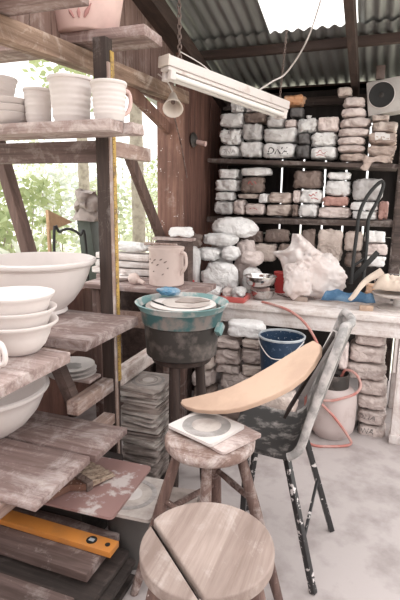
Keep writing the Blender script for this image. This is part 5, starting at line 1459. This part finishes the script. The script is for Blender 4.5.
trunk(84, -4.9, .10, 3.4, 'tree', 'pale tree trunk behind the grey tarp outside the window')
def bush(cx, cy, w, h, mat, label, seed, n=650, l=.16, wd=.05):
    bs_ = empty('shrub', (cx, cy, -.13), label, 'shrub', 'shrubs outside the window'); rr = random.Random(seed); mb = MB()
    for k in range(n):
        z = rr.random() ** .8; r = w * (1 - .45 * z) * sqrt(rr.random()); a = rr.random() * 6.28
        leaf(mb, Vector((cx + r * cos(a), cy + r * sin(a), -.13 + h * z)), rr, l * rr.uniform(.6, 1.3), wd * rr.uniform(.6, 1.2))
    mb.build('foliage', mat, bs_)
    mb = MB()
    for k in range(5):
        a = rr.random() * 6.28; mb.tube([(cx, cy, -.13), (cx + w * .4 * cos(a), cy + w * .4 * sin(a), h * .7)], [.02, .008], 6)
    mb.build('stem', 'bark', bs_)
SH_ = [(20, -5.2, 1.0, 1.9, 'leaf_mid', 'mid-green leafy shrub seen under the pots beyond the slanted brace'),
       (60, -6.3, .9, 2.2, 'leaf_grey', 'silvery shrub behind the wooden pointer'),
       (105, -5.0, .75, 1.9, 'leaf_pale', 'pale green shrub seen beside the rack post'),
       (150, -6.0, .95, 2.2, 'leaf_pale', 'pale shrub seen beside the corner post'),
       (-30, -4.0, .8, 1.5, 'leaf_mid', 'green shrub at the edge beyond the stacked bowls'),
       (40, -9.2, 1.4, 3.2, 'leaf_pale', 'tall pale shrub far behind the silvery one'),
       (118, -8.2, 1.6, 3.4, 'leaf_grey', 'tall silvery shrub far behind the tree trunks'),
       (158, -8.8, 1.5, 3.2, 'leaf_mid', 'tall green shrub far off beside the corner post')]
for i, (px, x, w, h, m_, lab) in enumerate(SH_):
    p = atx(px, 200, x); bush(p.x, p.y, w, h, m_, lab, 40 + i, n=900 if x < -7 else 700)
# broad-leaved plants near the opening
GPL = 'broad-leaved plants outside the window'
def blade_plant(px, x, zt, n, label, seed, mat='leaf_grey', l=.5):
    p = atx(px, 250, x); pl_ = empty('garden_plant', (p.x, p.y, -.13), label, 'plant', GPL); rr = random.Random(seed)
    for k in range(n):
        a = rr.random() * 6.28; tilt_ = rr.uniform(.15, .7); dv = Vector((cos(a) * tilt_, sin(a) * tilt_, 1)).normalized()
        base = Vector((p.x + rr.uniform(-.08, .08), p.y + rr.uniform(-.08, .08), rr.uniform(.2, zt * .65))); ll2 = l * rr.uniform(.7, 1.2)
        s_ = dv.cross(Vector((rr.random(), rr.random(), .2))).normalized(); mb = MB(); 
        for q in range(7):
            u = q / 6; wv = .055 * sin(pi * min(1, u * .92 + .06)) ** .8; c = base + dv * ll2 * u + Vector((cos(a), sin(a), -.6)) * .18 * u * u * ll2
            mb.v += [c - s_ * wv, c + Vector((0, 0, -.008)), c + s_ * wv]
        for q in range(6):
            for e in (0, 1): i0 = q * 3 + e; mb.f.append((i0, i0 + 1, i0 + 4, i0 + 3))
        mb.build('leaf', mat, pl_, smooth=70)
    MB().tube([(p.x, p.y, -.13), (p.x, p.y, zt * .7)], .014, 8).build('stem', 'leaf_pale', pl_)
blade_plant(34, -2.6, 1.30, 14, 'tall broad-leaved plant just outside behind the slanted brace', 5)
blade_plant(14, -3.0, 1.35, 14, 'broad-leaved plant at the window edge behind the slanted brace', 6, 'leaf_pale')
blade_plant(58, -3.1, 1.15, 12, 'low broad-leaved plant behind the wooden pointer', 7, 'leaf_pale', .4)

# ------------------------------------------------------------------ light
w = bpy.data.worlds.new('sky'); S.world = w; w.use_nodes = True
t = w.node_tree; t.nodes.clear()
out = t.nodes.new('ShaderNodeOutputWorld'); bg = t.nodes.new('ShaderNodeBackground')
tcw = t.nodes.new('ShaderNodeTexCoord'); sx_ = t.nodes.new('ShaderNodeSeparateXYZ')
t.links.new(tcw.outputs['Generated'], sx_.inputs[0])
rampw = t.nodes.new('ShaderNodeMapRange'); rampw.clamp = True   # overcast sky: brighter towards the zenith
rampw.inputs[1].default_value = -0.05; rampw.inputs[2].default_value = 1.0; rampw.inputs[3].default_value = 0.7; rampw.inputs[4].default_value = 1.35
t.links.new(sx_.outputs[2], rampw.inputs[0])
bg.inputs[0].default_value = (1.0, 0.975, 0.955, 1); t.links.new(rampw.outputs[0], bg.inputs[1])
t.links.new(bg.outputs[0], out.inputs[0])
S.view_settings.view_transform = 'Standard'; S.view_settings.look = 'None'; S.view_settings.gamma = 1.0
S.view_settings.use_curve_mapping = False
S.view_settings.exposure = 1.52
for o in COL.objects:
    if '_at' in o: del o['_at']
